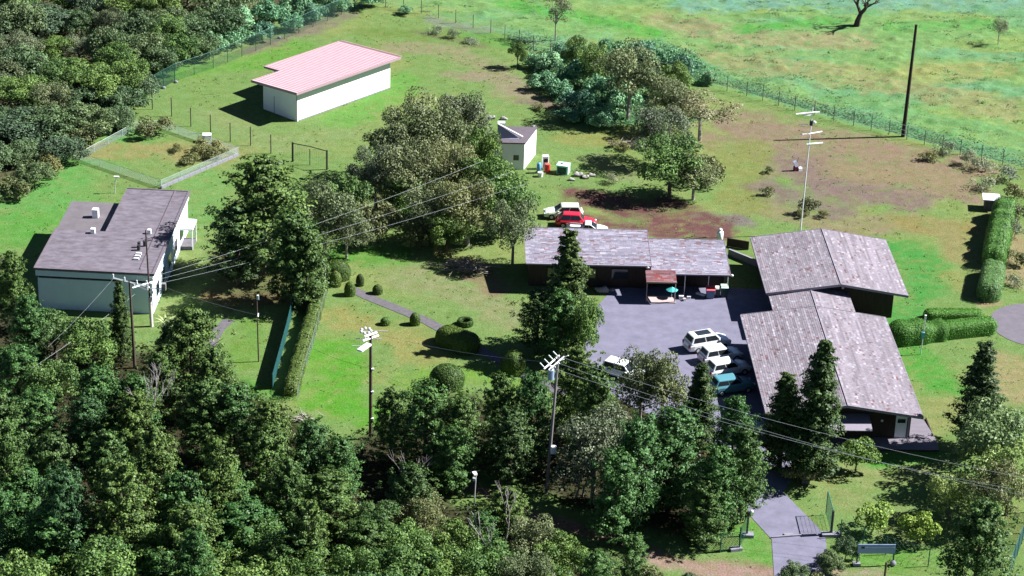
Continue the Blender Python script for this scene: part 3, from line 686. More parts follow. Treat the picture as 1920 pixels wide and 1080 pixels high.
a_ = rng.uniform(min(TPx), max(TPx), 36000); b_ = rng.uniform(min(TPy), max(TPy), 36000); ok = inpoly(a_, b_, TP); a_, b_ = a_[ok], b_[ok]
hb = 1.5*np.clip(fbm(a_*.4, b_*.4, 4)-.25, 0, 1)*rng.uniform(.2, 1, len(a_))
stuff(link('thicket_carpet', leafmesh('thicket_carpet', np.stack([a_, b_, hb], 1), rng.normal(size=(len(a_), 3))*.5+[.1, 0, .8], rng.uniform(.07, .16, len(a_)), tints(len(a_), (.04,.12,.05), (.22,.42,.22))), None, TUFT))
# dark undergrowth in the woods
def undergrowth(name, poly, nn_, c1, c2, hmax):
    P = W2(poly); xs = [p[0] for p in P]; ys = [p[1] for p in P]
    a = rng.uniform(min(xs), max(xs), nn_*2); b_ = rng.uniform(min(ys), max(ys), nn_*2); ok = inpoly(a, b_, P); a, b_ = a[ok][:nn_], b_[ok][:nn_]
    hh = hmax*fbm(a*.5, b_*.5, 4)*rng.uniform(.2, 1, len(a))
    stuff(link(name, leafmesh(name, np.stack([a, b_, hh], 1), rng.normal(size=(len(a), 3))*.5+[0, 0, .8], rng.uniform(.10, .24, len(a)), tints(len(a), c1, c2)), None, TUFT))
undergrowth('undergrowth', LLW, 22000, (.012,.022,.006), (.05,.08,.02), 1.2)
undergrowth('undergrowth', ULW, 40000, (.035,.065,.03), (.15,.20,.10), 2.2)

# ------------------------------------------------------------------ materials for built things
WHITE = mat('white_render', (.80,.80,.80), .85, .03, 1.0, spec=.2); WHITEMET = mat('white_metal', (.78,.78,.80), .45, .04, 3)
LILAC = mat('shaded_white_render', (.56,.62,.70), .85, .06, .8)
CONC = mat('roof_concrete', alb(142,132,144), .95, .24, 1.3, bump=.01, col2=alb(174,164,180), stretch=(.8,1.5,1))
CONC2 = mat('lower_roof_concrete', alb(150,142,150), .95, .16, 1.0, bump=.01)
TIMBER = mat('dark_timber', (.035,.024,.02), .8, .35, 5, stretch=(1,1,.15)); TRIM = mat('pale_roof_trim', alb(205,198,215), .8, .1, 4)
POLEW = mat('creosoted_wood', (.075,.055,.045), .9, .4, 5, stretch=(3,3,.3)); POLEG = mat('grey_pole_wood', (.20,.18,.18), .9, .3, 5, stretch=(3,3,.3))
GALV = mat('galvanised_steel', (.55,.56,.60), .5, .12, 8, metal=.3); GREENF = mat('green_fence_steel', (.012,.075,.06), .6, .2, 8)
DARKM = mat('dark_metal', (.03,.03,.032), .6, .2, 8); GLASS = mat('dark_glass', (.02,.025,.032), .08, .1, 2, spec=.8); CERAM = mat('insulator_ceramic', (.7,.72,.72), .3, .1, 8)
SHING = mat('weathered_shakes', (.95,.95,.95), .95, .10, 7, attr=True, bump=.01)

def shingles(origin, u, v, W_, D_, pal, exp=.21, wmin=.14, wmax=.5, seed=1, skip=None):
    """overlapping shakes on a plane; u runs along the course, v up the slope"""
    rd = random.Random(seed); mb = MB(); mb.c = []
    o = Vector(origin); u = Vector(u).normalized(); v = Vector(v).normalized(); nrm = u.cross(v).normalized()
    if nrm.z < 0: nrm = -nrm
    rows = int(round(D_/exp)); e = D_/rows
    rowtone = [rd.uniform(.90, 1.09) for _ in range(rows)]
    for r in range(rows):
        xx = 0.0; tone = 1
        while xx < W_-1e-3:
            w = min(rd.uniform(wmin, wmax), W_-xx)
            if W_-xx-w < .08: w = W_-xx
            th = rd.uniform(.008, .02); a = r*e; b_ = min(D_, a+e*1.12)
            p = [o+u*(xx+.006)+v*a, o+u*(xx+w-.006)+v*a, o+u*(xx+w-.006)+v*b_, o+u*(xx+.006)+v*b_]
            top_ = [p[0]+nrm*(th+.012), p[1]+nrm*(th+.012), p[2]+nrm*.010, p[3]+nrm*.010]
            mb.add([*p, *top_], [(4,5,6,7),(0,1,5,4),(1,2,6,5),(3,0,4,7)])
            if rd.random() < .13: tone = rd.uniform(.80, 1.20)
            q = rd.random(); c = pal[0]
            if q < pal[3]: c = pal[1]
            elif q < pal[3]+pal[4]: c = pal[2]
            k_ = rd.uniform(.9, 1.1)*tone*rowtone[r]
            mb.c += [tuple(min(.8, cc_*k_) for cc_ in c)]*4
            xx += w
    return mb
PUR = (alb(192,181,194), alb(224,216,230), alb(168,128,136), .09, .03)
PURW = (alb(196,190,212), alb(224,218,236), alb(184,150,162), .22, .10)
PINK = (alb(172,118,124), alb(190,150,160), alb(190,92,90), .2, .2)

def gable(name, label, ox, oy, th, w, d, ze, rise, ridge, ins, door=None):
    t = thing(name, label, 'building', (ox, oy, 0), th)
    xs, xe, ys, ye = ins[0], w-ins[1], ins[2], d-ins[3]; rx = ridge
    zl = lambda x_: ze-.12+rise*(x_/rx if x_ < rx else (w-x_)/(w-rx))
    T_ = .18
    for (yy, s_) in ((ys, 1), (ye, -1)):
        P5 = [(xs,0),(xe,0),(xe,zl(xe)),(rx,zl(rx)),(xs,zl(xs))]
        a = [(px_, yy, z_) for px_, z_ in P5]; b_ = [(px_, yy+s_*T_, z_) for px_, z_ in P5]
        MB().add(a+b_, [(0,1,2,3,4),(9,8,7,6,5)]+[(i, 5+i, 5+(i+1) % 5, (i+1) % 5) for i in range(5)]).build('gable_wall', TIMBER, t)
    MB().bb((xs+.003,ys+T_,0), (xs+T_,ye-T_,zl(xs)-.01)).build('side_wall', TIMBER, t); mb = MB(); mb.bb((xe-T_,ys+T_,0), (xe-.003,ye-T_,zl(xe)-.01)); mb.build('side_wall', TIMBER, t)
    L1 = math.hypot(rx, rise); L2 = math.hypot(w-rx, rise)
    mb = MB()                                           # roof deck
    mb.add([(0,0,ze-.1),(rx,0,ze+rise-.1),(w,0,ze-.1),(w,d,ze-.1),(rx,d,ze+rise-.1),(0,d,ze-.1),
            (0,0,ze-.003),(rx,0,ze+rise-.003),(w,0,ze-.003),(w,d,ze-.003),(rx,d,ze+rise-.003),(0,d,ze-.003)],
           [(0,5,4,1),(1,4,3,2),(6,7,10,11),(7,8,9,10),(0,1,7,6),(1,2,8,7),(3,4,10,9),(4,5,11,10),(5,0,6,11),(2,3,9,8)])
    rf = mb.build('roof', TIMBER, t)
    m1 = shingles((0,0,ze), (0,1,0), (rx,0,rise), d, L1, PUR, seed=int(ox*10)); s1 = stuff(m1.build('shingles', SHING, rf))
    m2 = shingles((w,0,ze), (0,1,0), (-(w-rx),0,rise), d, L2, PUR, seed=int(ox*10)+5); s2 = stuff(m2.build('shingles', SHING, rf))
    mb = MB(); 
    mb.tube([(rx,0,ze+rise+.045),(rx,d,ze+rise+.045)], .045, 6); mb.build('ridge_cap', TRIM, rf)
    for x0, z0, x1, z1 in ((0,ze,rx,ze+rise),(rx,ze+rise,w,ze)):   # barge boards
        for yy in (-.04, d+.01):
            mb = MB(); mb.add([(x0,yy,z0-.2),(x1,yy,z1-.2),(x1,yy,z1+.05),(x0,yy,z0+.05),(x0,yy+.03,z0-.2),(x1,yy+.03,z1-.2),(x1,yy+.03,z1+.05),(x0,yy+.03,z0+.05)],
               [(0,1,2,3),(7,6,5,4),(3,2,6,7),(4,5,1,0),(0,3,7,4),(1,5,6,2)]); mb.build('barge_board', TRIM, rf)
    for xx in (-.035, w+.005):
        MB().bb((xx,0,ze-.18),(xx+.03,d,ze+.03)).build('eave_board', TRIM, rf)
    return t, zl, (xs, xe, ys, ye)
TH = R_(2.5)
bo = gp(1437,778,2.9); ao = gp(1437,550,2.9)
Bt, zB, iB = gable('shingled_hall', 'largest shingled hall, its nearest gable facing the entrance lawn', *bo, TH, 13.9, 19.9, 2.9, 1.05, 7.1, (1.0,.8,1.1,.6))
At, zA, iA = gable('shingled_hall', 'shingled hall farther back, its roof behind the short connecting roof', *ao, TH, 13.9, 13.2, 2.9, 1.1, 7.2, (1.0,1.2,1.0,.6))
co = gp(1452,590,2.6)
Ct, zC, iC = gable('connecting_wing', 'short shingled wing joining the two big halls', *co, TH, 7.9, 6.4, 2.62, .7, 4.0, (.6,.6,.2,.3))
# hall details
xs, xe, ys, ye = iB
dr = MB().bb((xe-1.35,ys-.06,.25),(xe-.35,ys-.004,2.45)).build('door', WHITEMET, Bt)
MB().bb((xe-1.2,ys-.09,1.75),(xe-.5,ys-.062,2.15)).build('pane', GLASS, dr)
MB().bb((xe-.28,ys-.08,0),(xe-.10,ys-.004,2.5)).build('post', TRIM, Bt)
aw = MB(); aw.add([(5.6,-1.1,2.0),(9.3,-1.1,2.0),(9.3,ys,2.5),(5.6,ys,2.5),(5.6,-1.1,2.08),(9.3,-1.1,2.08),(9.3,ys,2.58),(5.6,ys,2.58)], [(3,2,1,0),(4,5,6,7),(0,1,5,4),(1,2,6,5),(3,0,4,7)]); aw.build('door_canopy', mat('canopy_board', alb(198,190,208), .8, .1, 4), Bt)
lm = MB(); ellipsoid(lm, (xe-2.6,ys-.08,1.95), (.12,.10,.12)); lm.build('wall_lamp', CERAM, Bt, smooth=True)
for k_, xx in enumerate((1.6, 3.2)): 
    f_ = MB().bb((xx,ys-.05,1.1),(xx+1.1,ys-.002,2.0)).build('window', POLEG, Bt); MB().bb((xx+.06,ys-.07,1.16),(xx+1.04,ys-.052,1.94)).build('pane', GLASS, f_)
# deck boards
dk = thing('timber_deck', 'grey plank deck around the near right corner of the largest hall', 'deck', (bo[0], bo[1], 0), TH)
DECK = mat('grey_deck_board', alb(178,170,184), .9, .18, 3, stretch=(.3,4,1))
MB().bb((3.2,-1.0,0),(15.4,-.9,.2)).build('front_beam', TIMBER, dk); MB().bb((15.3,-1.0,0),(15.4,5.0,.18)).build('side_beam', TIMBER, dk)
for k_ in range(9):
    y0 = -1.02+k_*.235; MB().bb((3.2,y0,.205),(15.45,y0+.21,.245)).build('plank', DECK, dk)
for k_ in range(17):
    y0 = 1.10+k_*.235; MB().bb((13.12,y0,.205),(15.45-.03*k_,y0+.21,.243)).build('plank', DECK, dk)
xs, xe, ys, ye = iA
lm = MB(); ellipsoid(lm, (7.6,ys-.08,3.2), (.13,.10,.13)); lm.build('wall_lamp', CERAM, At, smooth=True)

# long low building
lo = gp(986,493,3.1)
Lt = thing('long_low_building', 'long low timber building with a stepped weathered roof facing the courtyard', 'building', (*lo, 0), R_(2.0))
def mono(x0, x1, y0, y1, z0, z1, seed, pal):
    mb = MB(); a = (x0,y0); 
    mb.add([(x0,y0,z0-.12),(x1,y0,z0-.12),(x1,y1,z1-.12),(x0,y1,z1-.12),(x0,y0,z0-.003),(x1,y0,z0-.003),(x1,y1,z1-.003),(x0,y1,z1-.003)], [(3,2,1,0),(4,5,6,7),(0,1,5,4),(1,2,6,5),(2,3,7,6),(3,0,4,7)])
    r_ = mb.build('roof', TIMBER, Lt); D_ = math.hypot(y1-y0, z1-z0)
    stuff(shingles((x0,y0,z0), (1,0,0), (0,y1-y0,z1-z0), x1-x0, D_, pal, .22, .2, .7, seed).build('shingles', SHING, r_))
    MB().bb((x0,y0-.16,z0-.10),(x1,y0-.02,z0+.03)).build('gutter', TRIM, r_)
    MB().bb((x0,y1+.005,z1-.14),(x1,y1+.04,z1+.06)).build('eave_board', TRIM, r_)
    for xx in (x0-.035, x1+.005):
        mb = MB(); mb.add([(xx,y0,z0-.16),(xx,y1,z1-.16),(xx,y1,z1+.05),(xx,y0,z0+.05),(xx+.03,y0,z0-.16),(xx+.03,y1,z1-.16),(xx+.03,y1,z1+.05),(xx+.03,y0,z0+.05)],[(3,2,1,0),(4,5,6,7),(3,7,6,2),(0,1,5,4),(0,4,7,3),(1,2,6,5)]); mb.build('barge_board', TRIM, r_)
    return r_
mono(0, 12.45, 0, 6.9, 3.1, 3.85, 31, PURW)
mono(12.5, 20.3, -.45, 6.4, 2.5, 3.15, 41, PURW)
mb = MB(); mb.prism([(.4,1.3),(12.45,1.3),(12.45,6.6),(.4,6.6)], 0, lambda x_, y_: 3.1+y_*.109-.14); mb.build('wall', TIMBER, Lt)
mb = MB(); mb.prism([(12.46,1.9),(20.0,1.9),(20.0,6.1),(12.46,6.1)], 0, lambda x_, y_: 2.5+(y_+.45)*.095-.14); mb.build('wall', TIMBER, Lt)
for xx, zz in ((15.85,2.4),(18.2,2.4),(20.1,2.4)): MB().tube([(xx,-.3,0),(xx,-.3,zz)], .045, 8).build('post', GALV, Lt)
for xx in (2.2, 5.4, 8.6): 
    f_ = MB().bb((xx,1.25,1.0),(xx+1.7,1.298,2.1)).build('window', TIMBER, Lt); MB().bb((xx+.06,1.22,1.06),(xx+1.64,1.248,2.04)).build('pane', GLASS, f_)
f_ = MB().bb((16.4,1.85,.05),(17.4,1.898,2.1)).build('door', TIMBER, Lt)
for px_ in ((1163,),(1202,)):
    lm = MB(); xx = (px_[0]-986)/19.0; ellipsoid(lm, (xx,1.15,2.75), (.13,.10,.10)); lm.build('wall_lamp', CERAM, Lt, smooth=True)
mb = MB(); mb.add([(11.85,-2.15,2.25),(14.85,-2.15,2.25),(14.85,-.17,2.62),(11.85,-.17,2.62),(11.85,-2.15,2.33),(14.85,-2.15,2.33),(14.85,-.17,2.70),(11.85,-.17,2.70)],[(3,2,1,0),(4,5,6,7),(0,1,5,4),(1,2,6,5),(2,3,7,6),(3,0,4,7)])
pr = mb.build('porch_roof', TIMBER, Lt); stuff(shingles((11.85,-2.15,2.335),(1,0,0),(0,1.98,.37),3.0,2.01,PINK,.25,.3,.8,77).build('shingles', SHING, pr))
MB().bb((11.83,-2.2,2.2),(14.87,-2.155,2.36)).build('eave_board', mat('yellowed_trim', alb(190,180,150), .8, .1, 4), pr)
for xx in (11.95, 14.75): MB().tube([(xx,-2.0,0),(xx,-2.0,2.25)], .05, 8).build('post', POLEG, Lt)
lm = MB(); ellipsoid(lm, (12.1,-.1,2.95), (.2,.14,.14)); lm.build('floodlight', CERAM, Lt, smooth=True)
lm = MB(); ellipsoid(lm, (20.45,-.5,2.45), (.17,.14,.14)); lm.build('floodlight', CERAM, Lt, smooth=True)

# flat-roofed house
ho = gp(63,503,4.4)
Ht = thing('flat_roofed_house', 'white flat-roofed house with a dark weathered L-shaped concrete roof', 'house', (*ho, 0), R_(-2.0))
ML = [(0,0),(11.6,0),(11.6,20.2),(5.0,20.2),(5.0,9.3),(0,9.3)]
rf = MB().prism(ML, 4.22, 4.4).build('roof', CONC, Ht)
low = MB().prism([(-.35,9.32),(4.98,9.32),(4.98,18.3),(-.35,18.3)], 3.35, 3.5).build('lower_roof', CONC2, Ht)
WHITE_SHADE = mat('white_render_blue_shade', (.60,.70,.80), .85, .05, .8, spec=.2)  # white render; the blue of its shade is put into the base colour
MB().prism([(.25,.35),(11.3,.35),(11.3,20.0),(5.15,20.0),(5.15,9.2),(.25,9.2)], 0, 3.25).build('wall', WHITE_SHADE, Ht)
MB().prism([(.35,.42),(11.2,.42),(11.2,19.9),(5.25,19.9),(5.25,9.1),(.35,9.1)], 3.25, 3.6).build('dark_recessed_band', GLASS, Ht)  # dark glossy band set back between wall and fascia
MB().prism([(.12,.1),(11.45,.1),(11.45,20.1),(5.08,20.1),(5.08,9.25),(.12,9.25)], 3.6, 4.22).build('fascia', WHITE_SHADE, Ht)
MB().prism([(-.1,9.31),(4.97,9.31),(4.97,18.1),(-.1,18.1)], 0, 3.35).build('side_wall', WHITE, Ht)
PARA = mat('parapet_concrete', alb(150,138,150), .9, .2, 3)
for a, b_ in (((11.35,-.02),(11.62,20.22)), ((0,-.03),(11.34,.12)), ((5.1,20.08),(11.34,20.23)), ((-.02,.13),(.12,9.28)), ((10.0,1.0),(10.12,20.0))):
    MB().bb((*a,4.402),(*b_,4.47)).build('roof_kerb', PARA, rf)
def chim(x_, y_, z_, w_, h_, par, nm='roof_vent'):
    MB().bb((x_-w_/2,y_-w_/2,z_),(x_+w_/2,y_+w_/2,z_+h_)).build(nm, WHITE, par)
chim(2.9,14.6,3.502,.6,.9,low,'chimney'); chim(3.9,8.75,4.402,.42,.5,rf); chim(9.4,9.3,4.402,.35,.45,rf)
for q in ((9.0,6.0),(9.5,6.3),(9.1,5.3)): MB().tube([(*q,4.402),(*q,4.95)], .16, 10).build('roof_vent', DARKM, rf)
for q in ((9.3,4.3),(9.3,3.7),(9.3,3.1)): MB().bb((q[0]-.25,q[1]-.1,4.402),(q[0]+.25,q[1]+.1,4.6)).build('roof_bracket', WHITE, rf)
for yy in (2.0,5.0,8.5,12.0,15.5):
    f_ = MB().bb((11.302,yy,.9),(11.36,yy+1.5,2.4)).build('window', WHITEMET, Ht); MB().bb((11.362,yy+.07,.97),(11.38,yy+1.43,2.33)).build('pane', GLASS, f_)
st = thing('entry_canopy', 'bright white porch block beside the right wall of the flat-roofed house', 'porch', (*gp(345,462), 0), R_(-2))
MB().bb((-.2,-.9,2.2),(1.1,1.6,2.4)).build('canopy', WHITE, st); MB().bb((.9,-.8,0),(1.05,-.65,2.2)).build('post', WHITEMET, st); MB().bb((.9,1.3,0),(1.05,1.45,2.2)).build('post', WHITEMET, st); MB().bb((-.2,-.8,0),(1.0,1.4,.35)).build('step', CONC2, st)

# red roofed shed
so_ = gp(495,205); 
Rt = thing('white_shed', 'white-walled shed with a pink-red sheet metal roof on the far lawn', 'shed', (*gp(557,228), 0), R_(50.0))
# local x runs along the long wall away to the right, local y to the left
LW, LD = 15.6, 5.6
zr = lambda x_, y_: 3.75-(.06*y_)
mb = MB(); mb.prism([(0,0),(LW,0),(LW,LD+3.0),(4.6,LD+3.0),(4.6,LD),(0,LD)], 0, lambda a, b_: zr(a, b_)-.06); mb.build('wall', WHITE, Rt)
REDR = mat('faded_red_sheet', (.56,.35,.385), .6, .07, 1.5); FAS = mat('shed_fascia', alb(236,200,212), .6, .05, 2); SOFF = mat('brown_soffit', alb(120,70,70), .8, .1, 3)
x0, x1, y0, y1, y2, xn = -.75, LW+1.0, -.75, LD+1.2, LD+3.9, 3.9
mb = MB()
def slab(mb, xa, xb, ya, yb, ta, tb):
    mb.add([(xa,ya,zr(0,ya)+ta),(xb,ya,zr(0,ya)+ta),(xb,yb,zr(0,yb)+ta),(xa,yb,zr(0,yb)+ta),(xa,ya,zr(0,ya)+tb),(xb,ya,zr(0,ya)+tb),(xb,yb,zr(0,yb)+tb),(xa,yb,zr(0,yb)+tb)],[(3,2,1,0),(4,5,6,7),(0,1,5,4),(1,2,6,5),(2,3,7,6),(3,0,4,7)])
slab(mb, x0, xn, y0, y1, .0, .1); slab(mb, xn+.001, x1, y0, y2, .0, .1); rr = mb.build('roof', SOFF, Rt)
xx = x0; k_ = 0
while xx < x1-.2:
    xb = min(xx+.9, x1); yb = y1 if xx < xn-.4 else y2; mb = MB(); slab(mb, xx, xb-.012, y0, yb, .103, .115)
    for rbx in (xx+.02, xx+.47): slab(mb, rbx, rbx+.07, y0, yb, .1155, .155)
    mb.build('roof_sheet', REDR, rr); xx += .9
for a, b_, c_, d_ in ((x0-.05,x1+.05,y0-.05,y0),(x0-.05,x0,y0,y1),(x1,x1+.05,y0,y2),(xn-.05,xn,y1,y2)):
    mb = MB(); slab(mb, a, b_, c_, d_, -.14, .17); mb.build('fascia', FAS, rr)
mb = MB(); mb.bb((-.025,2.9,.05),(-.002,3.75,2.1)); dd = mb.build('door', WHITEMET, Rt); MB().bb((-.05,3.7,.05),(-.027,3.76,2.1)).build('frame', POLEG, dd)
MB().bb((-.02,-.02,0),(.0,.05,3.6)).build('corner_trim', SOFF, Rt); MB().bb((.3,-.05,.0),(LW,-.002,.12)).build('plinth', KERB, Rt)

# small hut with tilted panel
hp = gp(1000,325)
Hh = thing('small_hut', 'small white flat-roofed hut half hidden behind the big olive trees', 'hut', (*gp(982,318), 0), R_(2))
mb = MB(); mb.prism([(-3.6,0),(0,0),(1.45,4.6),(-2.2,4.6)], 0, 3.1).build('wall', WHITE, Hh)
hr = MB().prism([(-3.8,-.15),(.06,-.15),(1.55,4.75),(-2.4,4.75)], 3.1, 3.24).build('roof', mat('grey_felt_roof', alb(140,128,140), .95, .15, 2), Hh)
MB().bb((-1.2,-.045,1.1),(-.6,-.002,1.7)).build('window', GLASS, Hh)
mb = MB(); mb.add([(-2.9,.9,3.25),(-.6,1.0,3.25),(-.7,1.3,3.35),(-3.05,1.1,4.95),(-2.9,1.0,3.25),(-.6,1.1,3.25),(-.7,1.4,3.35),(-3.05,1.2,4.95)],[(0,1,2,3),(7,6,5,4),(0,3,7,4),(3,2,6,7),(2,1,5,6),(1,0,4,5)]); mb.build('water_heater_panel', mat('panel_lilac', alb(190,195,225), .5, .1, 3), hr)
MB().tube([(-3.05,1.05,5.0),(-.2,1.3,3.4)], .09, 8).build('white_pipe', WHITEMET, hr); MB().bb((-3.0,1.5,4.3),(-2.2,2.1,4.9)).build('water_tank', WHITEMET, hr); MB().bb((-3.0,1.5,3.25),(-2.2,2.1,4.3)).build('tank_stand', DARKM, hr)

# ------------------------------------------------------------------ poles
def pole(name, label, bx, by, toppx, r0=.16, r1=.10, m=POLEW, cat='pole', name_part='pole'):
    """bx,by base pixel; toppx tip pixel. Height solved, pole leans as seen"""
    g = G(bx, by); h = 0; best = None
    for hh in np.arange(1, 20, .05):
        q = G(toppx[0], toppx[1], hh)
        if best is None or abs(q[1]-g[1]) < best[0]: best = (abs(q[1]-g[1]), hh, q)
    t = thing(name, label, cat, (float(g[0]), float(g[1]), 0))
    tp = (float(best[2][0]-g[0]), 0.0, float(best[1]))
    MB().tube([(0,0,-.2),(tp[0]*.5,0,tp[2]*.5),tp], [r0, (r0+r1)/2, r1], 10).build(name_part, m, t, smooth=False)
    return t, Vector(tp), Vector((float(g[0]), float(g[1]), 0))
WIREEND = {}
# pole A and B by the house
tA, pA, gA = pole('utility_pole', 'brown wooden utility pole standing nearest the lower left trees, left of its twin', 253,690,(243,527))
d = Vector((1.6,-.75,0))
MB().tube([pA-d*1.05+Vector((0,0,-.1)), pA+d*1.2+Vector((0,0,-.1))], .09, 4).build('crossarm', WHITEMET, tA)
for s_ in (-1.0,-.3,.45,1.1): 
    q = pA+d*s_; MB().tube([q+Vector((0,0,-.05)), q+Vector((0,0,.28))], .06, 6).build('insulator', CERAM, tA)
WIREEND['A'] = gA+pA
tB, pB, gB = pole('utility_pole', 'dark slender utility pole right of its twin, sunlight painted white on its foot', 284,612,(273,432), .10, .07)
MB().tube([(0.02,0,0),(-.05,0,3.1)], .17, 10).build('sunlit_foot', mat('painted_sunlit_foot', (.6,.52,.52), .7, .1, 3), tB)  # pale tube paints the sunlight on the pole's lower part
for zz, L, sl in ((4.6,1.7,1.0),(3.7,1.9,-1.0)):
    v = Vector((1, sl*.9, 0)); c_ = pB*(zz/pB.z); MB().tube([c_-v*L*.8, c_+v*L*.25], .08, 4).build('crossarm', WHITEMET, tB)
    for s_ in (-.7,-.1,.2): q = c_+v*L*s_; MB().tube([q, q+Vector((0,0,.3))], .06, 6).build('insulator', CERAM, tB)
MB().bb((1.1,-.2,3.9),(1.5,.2,4.6)).build('transformer', POLEG, tB); MB().tube([(0,0,4.0),(1.2,0,4.1)], .05, 6).build('bracket', GALV, tB)
WIREEND['B'] = gB+pB*(4.8/pB.z)
# short pole
tS, pS, gS = pole('small_pole', 'thin dark pole on the grass strip left of the green screen', 485,678,(481,553), .07, .055)
MB().bb((-.1,-.1,pS.z-.5),(.1,.1,pS.z-.05)).build('cap_box', CERAM, tS); MB().tube([(-.02,-.1,pS.z*.68),(-.02,.1,pS.z*.72)], .09, 8).build('insulator', CERAM, tS)
WIREEND['S'] = gS+pS*.7
# antenna-laden pole in the lawn
tD, pD, gD = pole('equipment_pole', 'wooden pole on the front lawn topped with silvery floodlights and insulators', 695,822,(695,628), .17, .12)
for dx, dy, zz, L in ((1,.75,.0,1.15),(1,.75,.35,.9)):
    v = Vector((dx, dy*1.2, .0)); MB().tube([pD-v*L*.55+Vector((0,0,zz-.3)), pD+v*L*.55+Vector((0,0,zz-.3))], .11, 4).build('crossarm', WHITEMET, tD)
mb = MB(); mb.box((pD.x-.45, pD.y-1.3, pD.z-.55), (.5,1.5,.16), -.5); mb.build('floodlight', WHITEMET, tD)
for k_ in range(7):
    a = k_*.9; q = pD+Vector((-.45+.42*math.cos(a), .5+.5*math.sin(a), .15)); mb = MB(); ellipsoid(mb, q, (.15,.15,.13), 8, 5); mb.build('lamp_head', GALV, tD)
MB().tube([pD+Vector((-.95,.5,.05)), pD+Vector((.1,.5,.05))], .05, 6).build('lamp_ring', GALV, tD)
for k_, q in enumerate(((-1.25,-.1,-.35),(1.0,.2,-.4),(-1.5,-1.0,-.6),(1.4,.9,.0))): MB().tube([pD+Vector((0,q[1],q[2])), pD+Vector(q)], .035, 5).build('bracket', GALV, tD); 
for zz in (pD.z*.68, pD.z*.46, pD.z*.2): MB().bb((.02,-.22,zz-.07),(.24,.02,zz+.07)).build('clamp', CERAM, tD)
WIREEND['D'] = gD+pD
# transformer pole
tE, pE, gE = pole('utility_pole', 'grey pole with a double slanted crossarm and a transformer can, mid foreground', 1024,925,(1047,668), .15, .10, POLEG)
for o_ in (-.22,.22):
    v = Vector((.75,1.5,0)).normalized(); w_ = Vector((v.y,-v.x,0))*o_; MB().tube([pE-v*2.2+w_+Vector((0,0,-.25)), pE+v*.6+w_+Vector((0,0,-.25))], .08, 4).build('crossarm', WHITEMET, tE)
v = Vector((.75,1.5,0)).normalized()
for s_ in (-2.0,-1.2,-.4,.4):
    for sg in (-1,1): q = pE+v*s_+Vector((v.y,-v.x,0))*.3*sg; MB().tube([q+Vector((0,0,-.2)), q+Vector((v.y,-v.x,0))*.4*sg+Vector((0,0,.1))], .05, 6).build('insulator', CERAM, tE)
MB().tube([pE+Vector((-.55,-.3,-2.0)), pE+Vector((-.55,-.3,-1.1))], .27, 12).build('transformer', mat('transformer_blue', (.25,.32,.45), .5, .1, 4), tE)
MB().tube([pE+Vector((-.55,-.3,-1.1)), pE+Vector((-.5,-.3,-.75))], [.2,.15], 10).build('bushing', WHITEMET, tE)
c_ = pE*(.33); mb = MB(); mb.box((c_.x+.28, c_.y-.1, c_.z), (.5,.4,.75)); mb.build('meter_box', WHITEMET, tE, bevel=.1)
WIREEND['E'] = gE+pE
# far black pole
tF, pF, gF = pole('wooden_pole', 'tall leaning dark pole at the meadow fence, upper right', 1693,256,(1718,46), .24, .15, mat('black_wood',(.03,.022,.02),.9,.3,4))
# antenna mast
tM, pM, gM = pole('antenna_mast', 'white mast carrying tv aerials behind the shingled halls', 1500,440,(1524,202), .075, .05, WHITEMET, 'mast', 'mast')
MB().tube([pM, pM+Vector((.06,0,1.6))], .015, 5).build('whip_aerial', GALV, tM)
for fr, xa, xb, yv, r_ in ((.965,-1.75,.2,.4,.09),(.945,-.95,-.1,.3,.10),(.965,.15,.75,.2,.08),(.80,-.2,1.3,.55,.085),(.72,-.3,1.45,.3,.10),(.87,-1.2,-.3,.2,.04),(.80,-1.1,-.2,.3,.05)):
    c_ = pM*fr; p0 = c_+Vector((xa, xa*yv, 0)); p1 = c_+Vector((xb, xb*yv, 0)); a_ = MB().tube([p0, p1], r_*.8, 6).build('aerial', WHITEMET, tM)
    mb = MB()
    for s_ in np.linspace(.06, .94, 6):
        q = p0.lerp(p1, s_); mb.tube([q+Vector((0,-.22,0)), q+Vector((0,.22,0))], .016, 4)
    stuff(mb.build('aerial_elements', GALV, a_))
mb = MB(); ellipsoid(mb, pM*.89+Vector((.3,-.1,0)), (.2,.14,.18)); mb.build('dish', WHITEMET, tM, smooth=True); MB().bb((pM.x*.87-.15,-.15,pM.z*.865),(pM.x*.87+.15,.15,pM.z*.9)).build('junction_box', DARKM, tM)
# lamp poles
tG, pG, gG = pole('lamp_pole', 'short street lamp by the dirt road clearing', 888,955,(893,884), .06, .05, GALV, 'street lamp')
MB().box((pG.x-.12,pG.y-.1,pG.z-.15), (.3,.5,.14), .4).build('lamp_head', WHITEMET, tG); MB().bb((-.14,-.14,pG.z-.85),(.08,.08,pG.z-.6)).build('box', WHITEMET, tG)
tH, pH, gH = pole('wooden_pole', 'bare grey wooden pole among the dark conifers left of the drive', 1303,965,(1312,853), .12, .09, POLEG)
tI, pI, gI = pole('garden_lamp', 'thin lamp post rising between the clipped hedges', 1726,665,(1735,597), .05, .045, GALV, 'lamp post')
MB().bb((pI.x-.09,-.09,pI.z-.1),(pI.x+.09,.09,pI.z+.35)).build('lamp_head', WHITEMET, tI); MB().bb((pI.x*.5-.15,-.12,pI.z*.45),(pI.x*.5+.12,.12,pI.z*.62)).build('box', mat('teal_paint',(.1,.35,.42),.5,.1,3), tI)
tJ, pJ, gJ = pole('thin_post', 'thin pale post with a round cap at the upper end of the lawn hedge', 609,553,(610,500), .04, .035, WHITEMET, 'post')
tK, pK, gK = pole('thin_post', 'thin dark post with a white cap behind the flat-roofed house', 215,362,(218,332), .04, .035, GALV, 'post')
